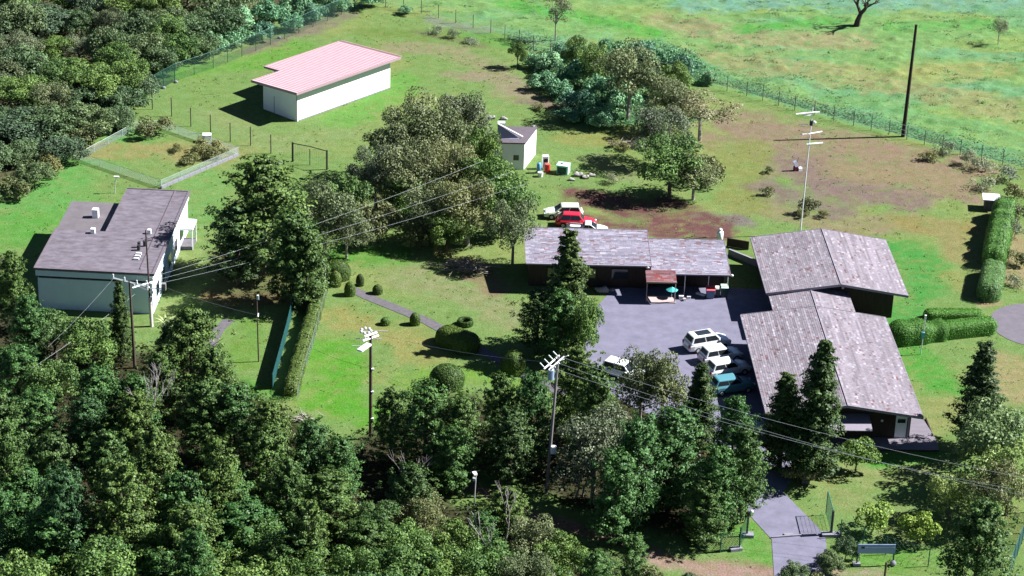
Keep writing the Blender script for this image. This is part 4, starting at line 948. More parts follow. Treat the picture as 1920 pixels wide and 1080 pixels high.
MB().bb((pK.x-.25,-.1,pK.z),(pK.x+.3,.1,pK.z+.12)).build('cap', WHITEMET, tK); MB().tube([pJ,pJ+Vector((0,0,.2))], .14, 8).build('cap', WHITEMET, tJ)

WIRE = mat('pale_wire', (.30,.33,.36), .5, .1, 8); WIRED = mat('dark_wire', (.05,.05,.05), .5, .1, 8)
def wire(label, a, b_, sag=.5, m=WIRE, r=.011):
    a = Vector(a); b_ = Vector(b_); pts = []
    for k in range(17):
        t = k/16; q = a.lerp(b_, t); q.z -= sag*4*t*(1-t); pts.append(q-a)
    o = MB().tube(pts, r, 4).build('overhead_wire', m); o.location = a; return tag(o, label, 'wire', 'overhead wires')
def wp(px, py, z): q = G(px, py, z); return (float(q[0]), float(q[1]), z)
Aend = WIREEND['A']; Bend = WIREEND['B']
for k_, (e, lab) in enumerate((((905,302),'highest of three wires from the twin poles across the big conifer'),((960,322),'middle of three wires from the twin poles across the big conifer'),((985,345),'lowest of three wires from the twin poles across the big conifer'))):
    wire(lab, Bend+Vector((.3*k_,-.5*k_,.3-.1*k_)), wp(e[0], e[1], 8.3), .5)
wire('wire falling from the twin poles into the trees at the left edge, the upper one', Aend+Vector((-1.5,.6,0)), wp(90,650,4.5), .2)
wire('wire falling from the twin poles into the trees at the left edge, the lower one', Bend+Vector((-1.2,-.9,-1)), wp(60,690,4.5), .2)
wire('thin wire from the twin poles to the small pole by the green screen', Bend, WIREEND['S'], .25)
wire('thin dark wire crossing the front lawn to the equipment pole', wp(560,640,4.0), gD+pD*.68, .3, WIRED)
wire('thin dark wire running from the equipment pole towards the conifers', gD+pD*.68, wp(800,735,5.5), .2, WIRED)
Eend = WIREEND['E']
for k_, (b1, lab) in enumerate((((1850,880),'uppermost long wire sweeping across the largest roof to the right edge'),((1800,905),'middle long wire sweeping across the largest roof'),((1740,885),'lowest long wire passing in front of the hall gable'))):
    wire(lab, Eend+Vector((.2-.5*k_,.3-.9*k_,-.2)), wp(b1[0]+160, b1[1]+32, 7.0), .9)
wire('wire from the transformer pole back towards the equipment pole', Eend+Vector((-.5,-.5,-.3)), WIREEND['D']+Vector((.8,.5,-.2)), .4)

# ------------------------------------------------------------------ fences
def densify(P, st):
    out = []
    for a, b_ in zip(P[:-1], P[1:]):
        a = Vector(a); b_ = Vector(b_); nn_ = max(1, round((b_-a).length/st))
        for k in range(nn_): out.append(a.lerp(b_, k/nn_))
    out.append(Vector(P[-1])); return out
def meshfence(name, label, px, h=2.0, st=2.6, m=GREENF, pr=.035, net=.3, nr=.012, rail=True, netm=None, world=None):
    P = densify(world if world else W2(px), st); o0 = P[0]
    t = thing(name, label, 'fence', (o0.x, o0.y, 0)); post = None
    for p in P:
        z_ = float(gz(p.x, p.y))
        if post is None:
            post = MB().tube([(0,0,-.1),(0,0,h+.05)], pr, 6).build('post', m, t); post.location = (0,0,z_)
        else:
            c = post.copy(); COL.objects.link(c); c.parent = t; c.location = (p.x-o0.x, p.y-o0.y, z_)
    mb = MB()
    for a, b_ in zip(P[:-1], P[1:]):
        za = float(gz(a.x, a.y)); zb = float(gz(b_.x, b_.y)); A_ = Vector((a.x-o0.x, a.y-o0.y, za)); B_ = Vector((b_.x-o0.x, b_.y-o0.y, zb)); L = (B_-A_).length
        if net:
            nn_ = max(2, int(L/net))
            for k in range(-int(h/net), nn_):
                for sgn in (1, -1):
                    # diagonal from (s0,0) to (s0+h,h), clipped to the bay
                    s0 = k*net; s1 = s0+h; c0 = max(0, s0); c1_ = min(L, s1)
                    if c1_-c0 < .05: continue
                    h0, h1 = c0-s0, c1_-s0
                    if sgn < 0: h0, h1 = h-h0, h-h1
                    p0 = A_.lerp(B_, c0/L)+Vector((0,0,h0)); p1 = A_.lerp(B_, c1_/L)+Vector((0,0,h1)); mb.tube([p0, p1], nr, 3, False)
        if rail:
            for zz in ((h,) if net else (h*.3, h*.6, h*.95)): mb.tube([A_+Vector((0,0,zz)), B_+Vector((0,0,zz))], nr*1.6, 3, False)
    stuff(mb.build('wire_mesh', netm or m, t)); return t
GREY = mat('grey_fence_wire', (.20,.26,.24), .6, .2, 6); PALEW = mat('pale_fence_wire', (.36,.44,.42), .6, .1, 6)
meshfence('meadow_fence', 'long post and wire fence between the compound and the bright meadow', [(690,8),(790,25),(920,62),(1000,92),(1130,120),(1290,152),(1400,180),(1490,207),(1600,236),(1700,262),(1800,290),(1920,318),(1990,340)], 1.8, 2.6, mat('dull_fence_post',(.10,.11,.09),.8,.2,5), .045, 0, .012, netm=GREY)
meshfence('wood_edge_fence', 'faint tall mesh fence along the edge of the upper left wood', [(328,152),(400,128),(480,95),(560,62),(640,28),(690,8)], 2.2, 2.6, GREENF, .035, .34, .010, netm=mat('teal_wire',(.10,.22,.18),.6,.2,6))
meshfence('green_corner_fence', 'dark green mesh fence corner where the post line meets the wood', [(245,190),(285,176),(328,152)], 2.2, 2.4, GREENF, .05, .16, .014)
t = thing('post_row', 'row of dark fence posts with thin wires between the shed and the garden plot', 'fence', (*gp(286,205), 0)); o0 = Vector(gp(286,205)); PR = []
for px_ in ((286,205),(322,218),(358,237),(395,250),(432,266),(470,273),(508,288),(548,302)):
    q = Vector(gp(*px_))-o0; PR.append(q)
    MB().tube([(q.x,q.y,-.1),(q.x,q.y,2.3)], .06, 6).build('post', POLEW, t)
mb = MB()
for a, b_ in zip(PR[:-1], PR[1:]):
    for zz in (.5,1.1,1.7,2.2): mb.tube([(a.x,a.y,zz),(b_.x,b_.y,zz)], .009, 3, False)
stuff(mb.build('strand_wire', GREY, t))
for wt in ((581,306),):
    pass
g1, g2, g3 = Vector(gp(549,303)), Vector(gp(581,309)), Vector(gp(613,318))
t = thing('double_gate', 'dark framed double wire gate at the right end of the post row', 'gate', (g1.x, g1.y, 0))
for q in (g1, g2, g3): MB().tube([(q.x-g1.x, q.y-g1.y, -.1), (q.x-g1.x, q.y-g1.y, 2.3 if q is not g2 else 1.9)], .10 if q is not g2 else .05, 8).build('post', DARKM, t)
for a, b_ in ((g1, g2), (g2, g3)):
    a = a-g1; b_ = b_-g1; MB().tube([(a.x,a.y,2.2),(b_.x,b_.y,2.2)], .05, 6).build('top_rail', DARKM, t); mb = MB()
    for s_ in np.linspace(.08,.92,9): q = a.lerp(b_, s_); mb.tube([(q.x,q.y,.2),(q.x,q.y,2.2)], .01, 3, False)
    stuff(mb.build('wire_mesh', GREY, t))
EN = [(150,300),(255,243),(300,240),(447,290),(302,352),(150,300)]
meshfence('garden_plot_fence', 'low pale mesh fence around the small square garden plot', EN, .9, 2.8, PALEW, .03, .2, .012)
cw = MB(); Pn = W2([(302,354),(447,292)]); a = Vector(Pn[0]); b_ = Vector(Pn[1]); d = (b_-a).normalized(); nrm = Vector((-d.y, d.x))
for k_ in range(14):
    p = a+(b_-a)*((k_+.5)/14); cw.box((p.x,p.y,.16), ((b_-a).length/14-.03,.18,.32), math.atan2(d.y,d.x))
tag(cw.build('low_block_kerb', KERB), 'low white block kerb along the nearest side of the garden plot', 'kerb')
bx = gp(388,266); t = thing('white_hutch', 'small white box frame on the far side of the garden plot', 'box', (*bx,0), .1)
for q in ((-.45,-.35),(.45,-.35),(.45,.35),(-.45,.35)): MB().bb((q[0]-.05,q[1]-.05,0),(q[0]+.05,q[1]+.05,.85)).build('leg', WHITEMET, t)
MB().bb((-.5,-.4,.85),(.5,.4,.95)).build('top', WHITEMET, t); MB().bb((-.38,.3,.1),(.38,.33,.8)).build('back_panel', WHITEMET, t)
# green screen along the hedge
SC = [(563,545),(550,580),(538,630),(526,675),(511,730)]
P = [Vector(q) for q in W2(SC)]; o0 = P[0]
t = thing('green_screen_fence', 'dark teal-green screen fence running beside the long lawn hedge', 'fence', (o0.x, o0.y, 0))
TEAL = mat('teal_screen', (.008,.06,.062), .7, .3, 3)
for p in densify(P, 2.4): MB().tube([(p.x-o0.x,p.y-o0.y,0),(p.x-o0.x,p.y-o0.y,1.6)], .05, 6).build('post', GREENF, t)
for a, b_ in zip(P[:-1], P[1:]):
    a = a-o0; b_ = b_-o0; d = (b_-a).normalized(); c_ = (a+b_)/2; mb = MB(); mb.box((c_.x,c_.y,.8), ((b_-a).length-.05,.04,1.4), math.atan2(d.y,d.x)); mb.build('screen_panel', TEAL, t)
meshfence('lawn_edge_wire', 'thin pale wire fence on the lawn side of the long hedge', [(612,556),(600,600),(585,655),(570,700),(558,750)], 1.1, 2.6, PALEW, .02, .3, .008)
# entrance
PR_ = mat('gate_green', (.02,.16,.12), .5, .2, 4)
def gate_net(t, q, h):
    mb = MB(); L = q.length; d = q/L; n_ = int(L/.16)
    for k in range(n_+1): p = d*(k*L/n_); mb.tube([(p.x,p.y,.15),(p.x,p.y,h)], .010, 3, False)
    for zz in np.arange(.2, h, .3): mb.tube([(0,0,zz),(q.x,q.y,zz)], .009, 3, False)
    stuff(mb.build('mesh_panel', PR_, t))
gl = Vector(gp(1400,1005)); t = thing('entrance_gate_leaf', 'green gate leaf folded open at the left side of the drive', 'gate', (gl.x, gl.y, 0))
MB().tube([(0,0,-.1),(0,0,2.3)], .09, 8).build('post', DARKM, t); q = Vector(gp(1386,1030))-gl; MB().tube([(q.x,q.y,-.1),(q.x,q.y,2.1)], .07, 8).build('post', DARKM, t)
an = math.atan2(q.y, q.x); gate_net(t, q, 2.1)
MB().bb((-.35,-.35,0),(.55,.3,.28)).build('footing', KERB, t); MB().box((q.x-.3,q.y-.15,.13), (1.0,.5,.25), .3).build('footing', KERB, t); mb = MB(); ellipsoid(mb, (.25,0,2.35), (.15,.15,.15), 8, 6); mb.build('lamp', CERAM, t)
gr_ = Vector(gp(1558,1003)); tip = Vector(gp(1548,966)); t = thing('entrance_gate_leaf', 'green gate leaf standing open on the lawn at the right side of the drive', 'gate', (gr_.x, gr_.y, 0))
MB().tube([(0,0,-.1),(0,0,2.3)], .11, 8).build('post', DARKM, t); q = tip-gr_; an = math.atan2(q.y, q.x)
gate_net(t, q, 2.2); MB().tube([(0,0,2.32),(q.x,q.y,2.32)], .04, 6).build('frame', PR_, t); MB().tube([(q.x,q.y,.15),(q.x,q.y,2.32)], .04, 6).build('frame', PR_, t)
MB().box((0,-.1,.13), (1.6,.6,.26), .1).build('footing', KERB, t)
p1, p2 = Vector(gp(1446,1009)), Vector(gp(1530,1003)); d = p2-p1; o = MB().box((d.x/2,d.y/2,.09), (d.length,.12,.12), math.atan2(d.y,d.x)).build('gate_track', KERB); o.location = (p1.x,p1.y,0); tag(o, 'white bar laid across the drive between the gate leaves', 'gate track')
o = MB().box((0,0,.07), (.7,.35,.1)).build('pale_block', KERB); o.location = (*gp(1478,1004),.03); tag(o, 'white painted patch block in the middle of the gate line', 'block')
meshfence('roadside_fence', 'dark green mesh fence left of the left gate leaf', [(1386,1031),(1350,1036),(1310,1030)], 1.7, 1.9, GREENF, .05, .22, .012)
meshfence('roadside_fence', 'green mesh fence running right behind the signboard', [(1575,1008),(1660,1040),(1740,1062),(1850,1085)], 1.7, 2.6, GREENF, .045, .5, .007)
meshfence('corner_fence', 'green mesh fence at the lower right corner', [(1890,1085),(1915,1020),(1935,960)], 2.0, 1.8, GREENF, .06, .2, .013)
# signboard
s1, s2 = Vector(gp(1606,1060)), Vector(gp(1672,1056)); d = s2-s1; an = math.atan2(d.y,d.x)-.12
t = thing('signboard', 'long blue-grey signboard on dark posts beside the drive mouth', 'sign', (s1.x, s1.y, 0), an)
L = d.length
MB().bb((-.05,-.04,1.15),(L+.05,.02,2.0)).build('board', mat('sign_blue_grey', (.28,.35,.56), .5, .06, 2), t)
MB().bb((.0,-.055,1.72),(L,-.042,1.76)).build('board_line', mat('sign_pale_line', (.62,.70,.82), .5), t); MB().bb((.22,-.06,1.62),(.5,-.043,1.8)).build('board_mark', DARKM, t)
for xx in (.0, L): MB().bb((xx-.05,.025,0),(xx+.05,.12,2.1)).build('post', GREENF, t)
MB().bb((-.3,-.2,0),(.3,.3,.2)).build('footing', KERB, t); mb = MB(); ellipsoid(mb, (L,0,.22), (.26,.26,.25)); mb.build('footing', KERB, t)
o = MB().tube([(0,0,0),(0,0,1.7)], .09, 8).build('marker_post', POLEW); o.location = (*gp(1658,1088),0); tag(o, 'dark post standing in front of the signboard', 'post')
st_ = MB(); st_.prism([(-.35,-.3),(.35,-.3),(.35,.3),(-.35,.3)], 0, .35); st_.add([(-.28,-.22,.35),(.28,-.22,.35),(.25,.2,.35),(-.25,.2,.35),(-.12,-.06,1.5),(.14,-.06,1.45),(.1,.1,1.5),(-.1,.1,1.5)], [(0,1,5,4),(1,2,6,5),(2,3,7,6),(3,0,4,7),(4,5,6,7)])
o = st_.build('standing_stone', mat('grey_stone',(.12,.12,.10),.95,.3,4,bump=.05), bevel=.05); o.location = (*gp(1510,905),0); tag(o, 'grey standing stone at the bend of the drive', 'stone')

# ------------------------------------------------------------------ cars
def car(name, label, px, py, heading, Lc, Wc, Hc, colr_, hood=.26, tail=.04, roofin=.16, sunroof=False, round_=False, cat='car', group=None, bed=False):
    c = gp(px, py); t = thing(name, label, cat, (*c, .03), heading, group)
    pm = mat('paint_%d_%d_%d' % tuple(int(v*100) for v in colr_), colr_, .3, .03, 2, spec=.5, coat=.5)
    hw = Wc/2; zb = .26; belt = .86 if Hc < 1.55 else 1.0
    # body loft along x (front = +x)
    st = [(-.5,.80,belt*.72),(-.485,.93,belt*.92),(-.40,1.0,belt),(-.1,1.0,belt),(.5-hood,1.0,belt),(.38,.97,belt*.90),(.46,.90,belt*.78),(.5,.74,belt*.62)]
    if round_: st = [(-.5,.55,belt*.55),(-.46,.85,belt*.82),(-.38,1.0,belt),(-.1,1.0,belt),(.5-hood,1.0,belt),(.36,.85,belt*.92),(.46,.7,belt*.72),(.5,.5,belt*.5)]
    vs = []; fs = []
    for sx, sw, sz in st:
        X_ = sx*Lc; w_ = hw*sw
        vs += [(X_,-w_*.92,zb),(X_,-w_,zb+.18),(X_,-w_,sz*.82),(X_,-w_*.90,sz),(X_,0,sz+.03),(X_,w_*.90,sz),(X_,w_,sz*.82),(X_,w_,zb+.18),(X_,w_*.92,zb)]
    for i in range(len(st)-1):
        for k in range(8): fs.append((i*9+k, (i+1)*9+k, (i+1)*9+k+1, i*9+k+1))
        fs.append((i*9+8, (i+1)*9+8, (i+1)*9, i*9))
    fs.append(tuple(range(9))); e = (len(st)-1)*9; fs.append(tuple(reversed(range(e, e+9))))
    MB().add(vs, fs).build('body', pm, t, smooth=False, bevel=.04)
    xr = (-.5+tail)*Lc; xf = (.5-hood)*Lc
    if bed: xr = -.12*Lc
    rr_ = .45 if not round_ else .6; fr = .72
    xrt = xr+(.30 if not round_ else .65); xft = xf-(.72 if not round_ else .5); zt = Hc
    lo_ = [(xr,-hw*.90,belt-.01),(xf,-hw*.90,belt-.01),(xf,hw*.90,belt-.01),(xr,hw*.90,belt-.01)]
    tw = hw*(.74 if not round_ else .6); hi_ = [(xrt,-tw,zt-.05),(xft,-tw,zt-.05),(xft,tw,zt-.05),(xrt,tw,zt-.05)]
    mb = MB(); mb.add(lo_+hi_, [(0,1,5,4),(1,2,6,5),(2,3,7,6),(3,0,4,7),(4,5,6,7)]); mb.add([(xrt+.12,-tw+.12,zt),(xft-.15,-tw+.12,zt),(xft-.15,tw-.12,zt),(xrt+.12,tw-.12,zt)]+hi_, [(0,1,2,3),(4,5,1,0),(5,6,2,1),(6,7,3,2),(7,4,0,3)]); mb.build('cabin', pm, t, bevel=.04)
    def pane(name_, A_, B_, C_, D_, u0, u1, v0, v1):
        A_, B_, C_, D_ = map(Vector, (A_, B_, C_, D_)); nrm = (B_-A_).cross(D_-A_).normalized()*.018
        f = lambda u, v: (A_.lerp(B_, u)).lerp(D_.lerp(C_, u), v)
        q = [f(u0,v0), f(u1,v0), f(u1,v1), f(u0,v1)]; MB().add([x_+nrm for x_ in q]+[x_-nrm for x_ in q], [(0,1,2,3),(7,6,5,4),(0,4,5,1),(1,5,6,2),(2,6,7,3),(3,7,4,0)]).build(name_, GLASS, t)
    pane('windscreen', lo_[1], lo_[2], hi_[2], hi_[1], .07, .93, .1, .92)
    pane('rear_window', lo_[3], lo_[0], hi_[0], hi_[3], .1, .9, .25, .88)
    pane('side_window', lo_[0], lo_[1], hi_[1], hi_[0], .06, .47, .16, .88); pane('side_window', lo_[0], lo_[1], hi_[1], hi_[0], .51, .93, .16, .88)
    pane('side_window', lo_[2], lo_[3], hi_[3], hi_[2], .07, .49, .16, .88); pane('side_window', lo_[2], lo_[3], hi_[3], hi_[2], .53, .94, .16, .88)
    if sunroof: MB().bb((xrt+.55,-tw+.22,zt+.004),(xft-.35,tw-.22,zt+.02)).build('sunroof', GLASS, t)
    if bed: MB().bb((-.47*Lc,-hw*.8,belt+.002),(xr-.06,hw*.8,belt+.02)).build('bed_cover', DARKM, t)
    for sx in (-.31,.31):
        for sy in (-1,1):
            w_ = MB().tube([(sx*Lc,sy*(hw-.2),.31),(sx*Lc,sy*(hw+.01),.31)], .31, 14).build('wheel', mat('tyre_rubber',(.015,.015,.016),.9,.1,5), t)
            MB().tube([(sx*Lc,sy*(hw+.012),.31),(sx*Lc,sy*(hw+.03),.31)], .18, 10).build('rim', GALV, w_)
    for sy in (-1,1):
        MB().bb((.455*Lc,sy*hw*.62-.16,belt*.56),(.492*Lc,sy*hw*.62+.16,belt*.74)).build('headlight', CERAM, t)
        MB().bb((-.506*Lc,sy*hw*.70-.11,belt*.58),(-.47*Lc,sy*hw*.70+.11,belt*.9)).build('tail_light', mat('tail_red',(.35,.01,.01),.3), t)
        MB().bb((xf-.45,sy*(hw+.01)-.09,belt),(xf-.28,sy*(hw+.01)+.09,belt+.13)).build('mirror', pm, t)
    MB().bb((-.515*Lc,-.26,.5),(-.503*Lc,.26,.61)).build('number_plate', CERAM, t)
    return t
WH = (.74,.75,.77); hd = R_(20)
car('parked_car', 'white suv with a dark glass sunroof, farthest of the cars parked by the large hall', 1325, 652, R_(24), 4.5, 1.85, 1.68, WH, .22, .03, sunroof=True, group='cars in the courtyard')
car('parked_car', 'white car squeezed in directly in front of the sunroof suv', 1350, 675, R_(24), 4.2, 1.75, 1.5, WH, group='cars in the courtyard')
car('parked_car', 'white car between the row of white cars and the teal car, half behind trees', 1364, 700, R_(24), 4.3, 1.75, 1.48, WH, group='cars in the courtyard')
car('parked_car', 'teal car with a pale roof beside the shingled hall', 1371, 733, R_(20), 4.2, 1.7, 1.55, (.08,.24,.29), group='cars in the courtyard')
car('parked_car', 'pale blue car nearest the drive, almost hidden by trees', 1398, 813, R_(18), 4.0, 1.7, 1.5, (.45,.6,.68), group='cars in the courtyard')
car('parked_car', 'white car alone at the left edge of the courtyard, half behind foliage', 1168, 706, R_(-28), 4.3, 1.75, 1.5, WH, group='cars in the courtyard')
car('parked_car', 'pale green hatchback facing left behind the long low building', 1056, 407, R_(184), 4.2, 1.65, 1.45, (.60,.68,.56), .27, .05, group='cars behind the long low building')
car('parked_car', 'rounded red car facing right behind the long low building', 1080, 424, R_(-4), 4.3, 1.65, 1.48, (.62,.02,.045), .30, .03, round_=True, group='cars behind the long low building')
car('parked_pickup', 'white pickup mostly hidden by the eave of the long low building', 1100, 439, R_(-2), 4.4, 1.65, 1.35, WH, .25, .05, cat='pickup', bed=True, group='cars behind the long low building')

# ------------------------------------------------------------------ small things
def at(px, py, z=.03): return (*gp(px, py), z)
t = thing('parasol', 'turquoise garden parasol in front of the long low building', 'parasol', at(1259,560))
mb = MB(); nseg = 8; rim = [(1.0*math.cos(k*math.pi/4), 1.0*math.sin(k*math.pi/4), 0) for k in range(8)]
TQ = mat('turquoise_cloth', (.06,.42,.40), .7, .08, 3)
zz = .95; mb.add([(0,0,zz+.3)]+[(a*.6,b_*.6,zz) for a, b_, c_ in rim]+[(0,0,zz+.27)], [(0,k+1,(k+1) % 8+1) for k in range(8)]+[(9,(k+1) % 8+1,k+1) for k in range(8)]); mb.build('canopy', TQ, t)
MB().tube([(0,0,0),(0,0,zz+.34)], .025, 6).build('pole', GALV, t); MB().tube([(0,0,0),(0,0,.08)], .22, 10).build('base', DARKM, t)
o = MB().prism([(-1.25,-.75),(1.2,-.75),(.95,.75),(-1.55,.75)], .0, .12).build('mattress', mat('cream_foam', alb(255,226,224), .9, .06, 2), bevel=.03); o.location = at(1243,563); o.rotation_euler.z = TH; tag(o, 'pale pink foam mattress lying on the asphalt under the turquoise parasol', 'mattress')
def bin_(label, px, py, body, lid, w=.62, h=.95):
    t = thing('wheelie_bin', label, 'bin', at(px, py), TH); mb = MB()
    mb.add([(-w*.42,-w*.42,.05),(w*.42,-w*.42,.05),(w*.42,w*.42,.05),(-w*.42,w*.42,.05),(-w/2,-w/2,h),(w/2,-w/2,h),(w/2,w/2,h),(-w/2,w/2,h)],[(3,2,1,0),(4,5,6,7),(0,1,5,4),(1,2,6,5),(2,3,7,6),(3,0,4,7)]); mb.build('body', mat('bin_'+body[0], body[1], .5, .1, 3), t)
    mb = MB(); mb.add([(-w*.54,-w*.56,h+.002),(w*.54,-w*.56,h+.002),(w*.54,w*.52,h+.06),(-w*.54,w*.52,h+.06),(-w*.5,-w*.5,h+.06),(w*.5,-w*.5,h+.06),(w*.5,w*.5,h+.15),(-w*.5,w*.5,h+.15)],[(3,2,1,0),(4,5,6,7),(0,1,5,4),(1,2,6,5),(2,3,7,6),(3,0,4,7)]); mb.build('lid', mat('lid_'+lid[0], lid[1], .5, .1, 3), t)
    for s_ in (-1,1): MB().tube([(s_*w*.46,w*.45,.1),(s_*(w*.46+.05),w*.45,.1)], .1, 10).build('wheel', DARKM, t)
bin_('blue bin with a red lid under the eave of the long low building', 1331, 558, ('blue',(.10,.16,.26)), ('red',(.65,.10,.12)), .85, .95)
bin_('small bin with a cream lid right of the red-lidded bin', 1345, 556, ('dark',(.03,.04,.05)), ('cream',(.70,.68,.60)), .5, .9)
bin_('dark bin with a pale green lid at the end post of the long low building', 1357, 556, ('green',(.02,.05,.05)), ('mint',(.45,.68,.52)), .7, 1.05)
for k_, (px_, py_, s_, c_, lab) in enumerate(((1277,560,.45,(.68,.68,.68),'white crate right of the pale pink mattress'),(1291,560,.35,(.6,.62,.64),'small white box right of the white crate by the mattress'),(1283,564,.3,(.35,.33,.36),'small grey box below the white crate'))):
    t = thing('crate', lab, 'crate', at(px_, py_), .2*k_); MB().bb((-s_/2,-s_/2,0),(s_/2,s_/2,s_*.7)).build('body', mat('crate_%d' % k_, c_, .7), t, bevel=.02); MB().bb((-s_*.53,-s_*.53,s_*.7+.002),(s_*.53,s_*.53,s_*.78)).build('lid', mat('crate_%d' % k_, c_, .7), t)
o = MB().box((0,0,.12), (1.0,.3,.2), -.5).build('white_plank_bundle', WHITEMET, bevel=.02); o.location = at(1314,554); tag(o, 'small white bundle lying between the parasol and the bins', 'bundle')
for k_, (px_, py_, r_, lab) in enumerate(((1130,548,.7,'larger grey boulder beside the tall pointed cypress'),(1146,546,.35,'small grey boulder right of the larger one by the cypress'))):
    mb = MB(); ellipsoid(mb, (0,0,r_*.35), (r_,r_*.7,r_*.5), 9, 6); mb.v = [(a*(1+.25*math.sin(a*9+b_*7)), b_*(1+.2*math.cos(b_*8)), c_*(1+.2*math.sin(a*6))) for a, b_, c_ in mb.v]
    o = mb.build('boulder', mat('pale_stone', (.28,.26,.26), .95, .3, 3, bump=.04)); o.location = at(px_, py_, 0); tag(o, lab, 'boulder')
# white tank with cap behind the roof end
t = thing('white_tank', 'white upright tank with a domed cap behind the right end of the long low roof', 'tank', at(1349,455,0))
MB().tube([(0,0,0),(0,0,1.25),(0,0,1.35)], [.34,.34,.2], 14).build('body', WHITEMET, t, smooth=True); mb = MB(); ellipsoid(mb, (0,0,1.5), (.2,.2,.16), 10, 6); mb.build('cap', WHITEMET, t)
p1, p2 = Vector(gp(1366,462)), Vector(gp(1400,468)); d = p2-p1; o = MB().box((d.x/2,d.y/2,.5), (d.length+.4,.12,.9), math.atan2(d.y,d.x)).build('timber_wall', TIMBER); o.location = (p1.x,p1.y,0); tag(o, 'dark timber fence between the long low building and the back hall', 'wall')
p1, p2 = Vector(gp(1366,478)), Vector(gp(1420,500)); d = p2-p1; o = MB().box((d.x/2,d.y/2,.35), (d.length,.2,.7), math.atan2(d.y,d.x)).build('retaining_wall', TRIM); o.location = (p1.x,p1.y,0); tag(o, 'pale low wall slanting between the long low building and the back hall', 'wall')
# things by the hut
t = thing('gas_cylinder', 'blue cylinder leaning on the hut wall', 'cylinder', (*gp(1010,324),0)); MB().tube([(0,0,0),(0,0,1.1),(0,0,1.25)], [.25,.25,.12], 12).build('body', mat('cyl_blue',(.12,.32,.55),.4), t, smooth=True); MB().tube([(0,0,1.25),(0,0,1.36)], .05, 8).build('valve', DARKM, t)
t = thing('gas_cylinder', 'red drum right of the blue cylinder by the hut', 'drum', (*gp(1026,322),0)); MB().tube([(0,0,0),(0,0,.9)], .32, 12).build('body', mat('drum_red',(.5,.04,.03),.5), t); MB().tube([(0,0,.901),(0,0,.95)], .28, 12).build('lid', mat('drum_red2',(.6,.12,.08),.5), t)
t = thing('white_appliance', 'white upright appliance between the hut wall and the red drum', 'appliance', (*gp(1022,316),0), .2); MB().bb((-.35,-.3,0),(.35,.3,1.6)).build('body', WHITEMET, t, bevel=.08); MB().bb((-.25,-.33,.9),(.2,-.302,1.3)).build('panel', DARKM, t); MB().bb((-.1,-.33,.35),(.2,-.302,.6)).build('panel', DARKM, t)
t = thing('white_bucket', 'white bucket at the near corner of the hut', 'bucket', (*gp(1013,331),0)); MB().tube([(0,0,0),(0,0,.5)], [.26,.32], 12).build('body', WHITEMET, t); MB().tube([(0,0,.5),(0,0,.53)], .33, 12).build('rim', GALV, t)
t = thing('skip_container', 'pale green metal container with dark green front beyond the hut', 'container', (*gp(1056,324),0), R_(-14)); GM = mat('mint_metal',(.42,.68,.62),.5,.06,2)
MB().bb((-.65,-.55,0),(.65,.55,1.0)).build('body', GM, t, bevel=.02); MB().bb((-.55,-.58,.1),(.45,-.552,.85)).build('front_panel', mat('deep_green',(.02,.09,.07),.5), t); MB().bb((-.7,-.6,1.002),(.7,.6,1.06)).build('lid', GM, t); MB().bb((-.35,-.1,1.062),(-.1,.2,1.09)).build('handle', DARKM, t)
for px_, py_, s_, lab in ((922,222,.5,'pale rock left of the hut roof, in the grass'),(945,224,.4,'pale rock beside the hut roof water tank'),(1000,240,.35,'pale rock beyond the hut roof'),(1085,330,.6,'grey rock right of the pale green container'),(1098,334,.5,'dark grey rock next to the grey rock by the container'),(1110,330,.45,'third grey rock of the pile right of the container'),(1072,338,.4,'small grey rock at the left of the rock pile')):
    mb = MB(); ellipsoid(mb, (0,0,s_*.3), (s_,s_*.7,s_*.55), 8, 5); mb.v = [(a*(1+.3*math.sin(b_*9+px_)), b_*(1+.2*math.cos(a*8+px_)), c_*(1+.3*math.sin(a*6+px_))) for a, b_, c_ in mb.v]
    o = mb.build('rock', mat('pale_stone', (.28,.26,.26))); o.location = (*gp(px_, py_), 0); tag(o, lab, 'rock')
# small instrument on the bare ground
t = thing('field_instrument', 'small white instrument on a dark stand on the bare ground behind the halls', 'instrument', (*gp(1492,320),0), .3)
MB().bb((-.25,-.2,0),(.25,.2,.5)).build('stand', mat('dark_red_box',(.10,.015,.03),.6), t); MB().box((-.1,0,.85), (.35,.3,.7), 0, Matrix.Rotation(-.45, 4, 'Y')).build('housing', mat('pale_blue_box',(.55,.62,.75),.5), t); MB().bb((.26,-.25,0),(.7,.2,.35)).build('white_box', WHITEMET, t); MB().tube([(.1,0,1.1),(.2,0,1.6)], .03, 6).build('rod', DARKM, t)
# white slab roof at the right edge
t = thing('white_shelter', 'white slab roofed shelter half behind the top of the long lumpy hedge', 'shelter', (*gp(1862,395),0), .1)
MB().prism([(-1.3,-.1),(.7,-.5),(.9,1.4),(-.9,1.7)], 1.25, 1.36).build('roof', WHITE, t); MB().prism([(-.9,.1),(.5,-.2),(.6,1.2),(-.7,1.4)], 0, 1.25).build('wall', CONC2, t)
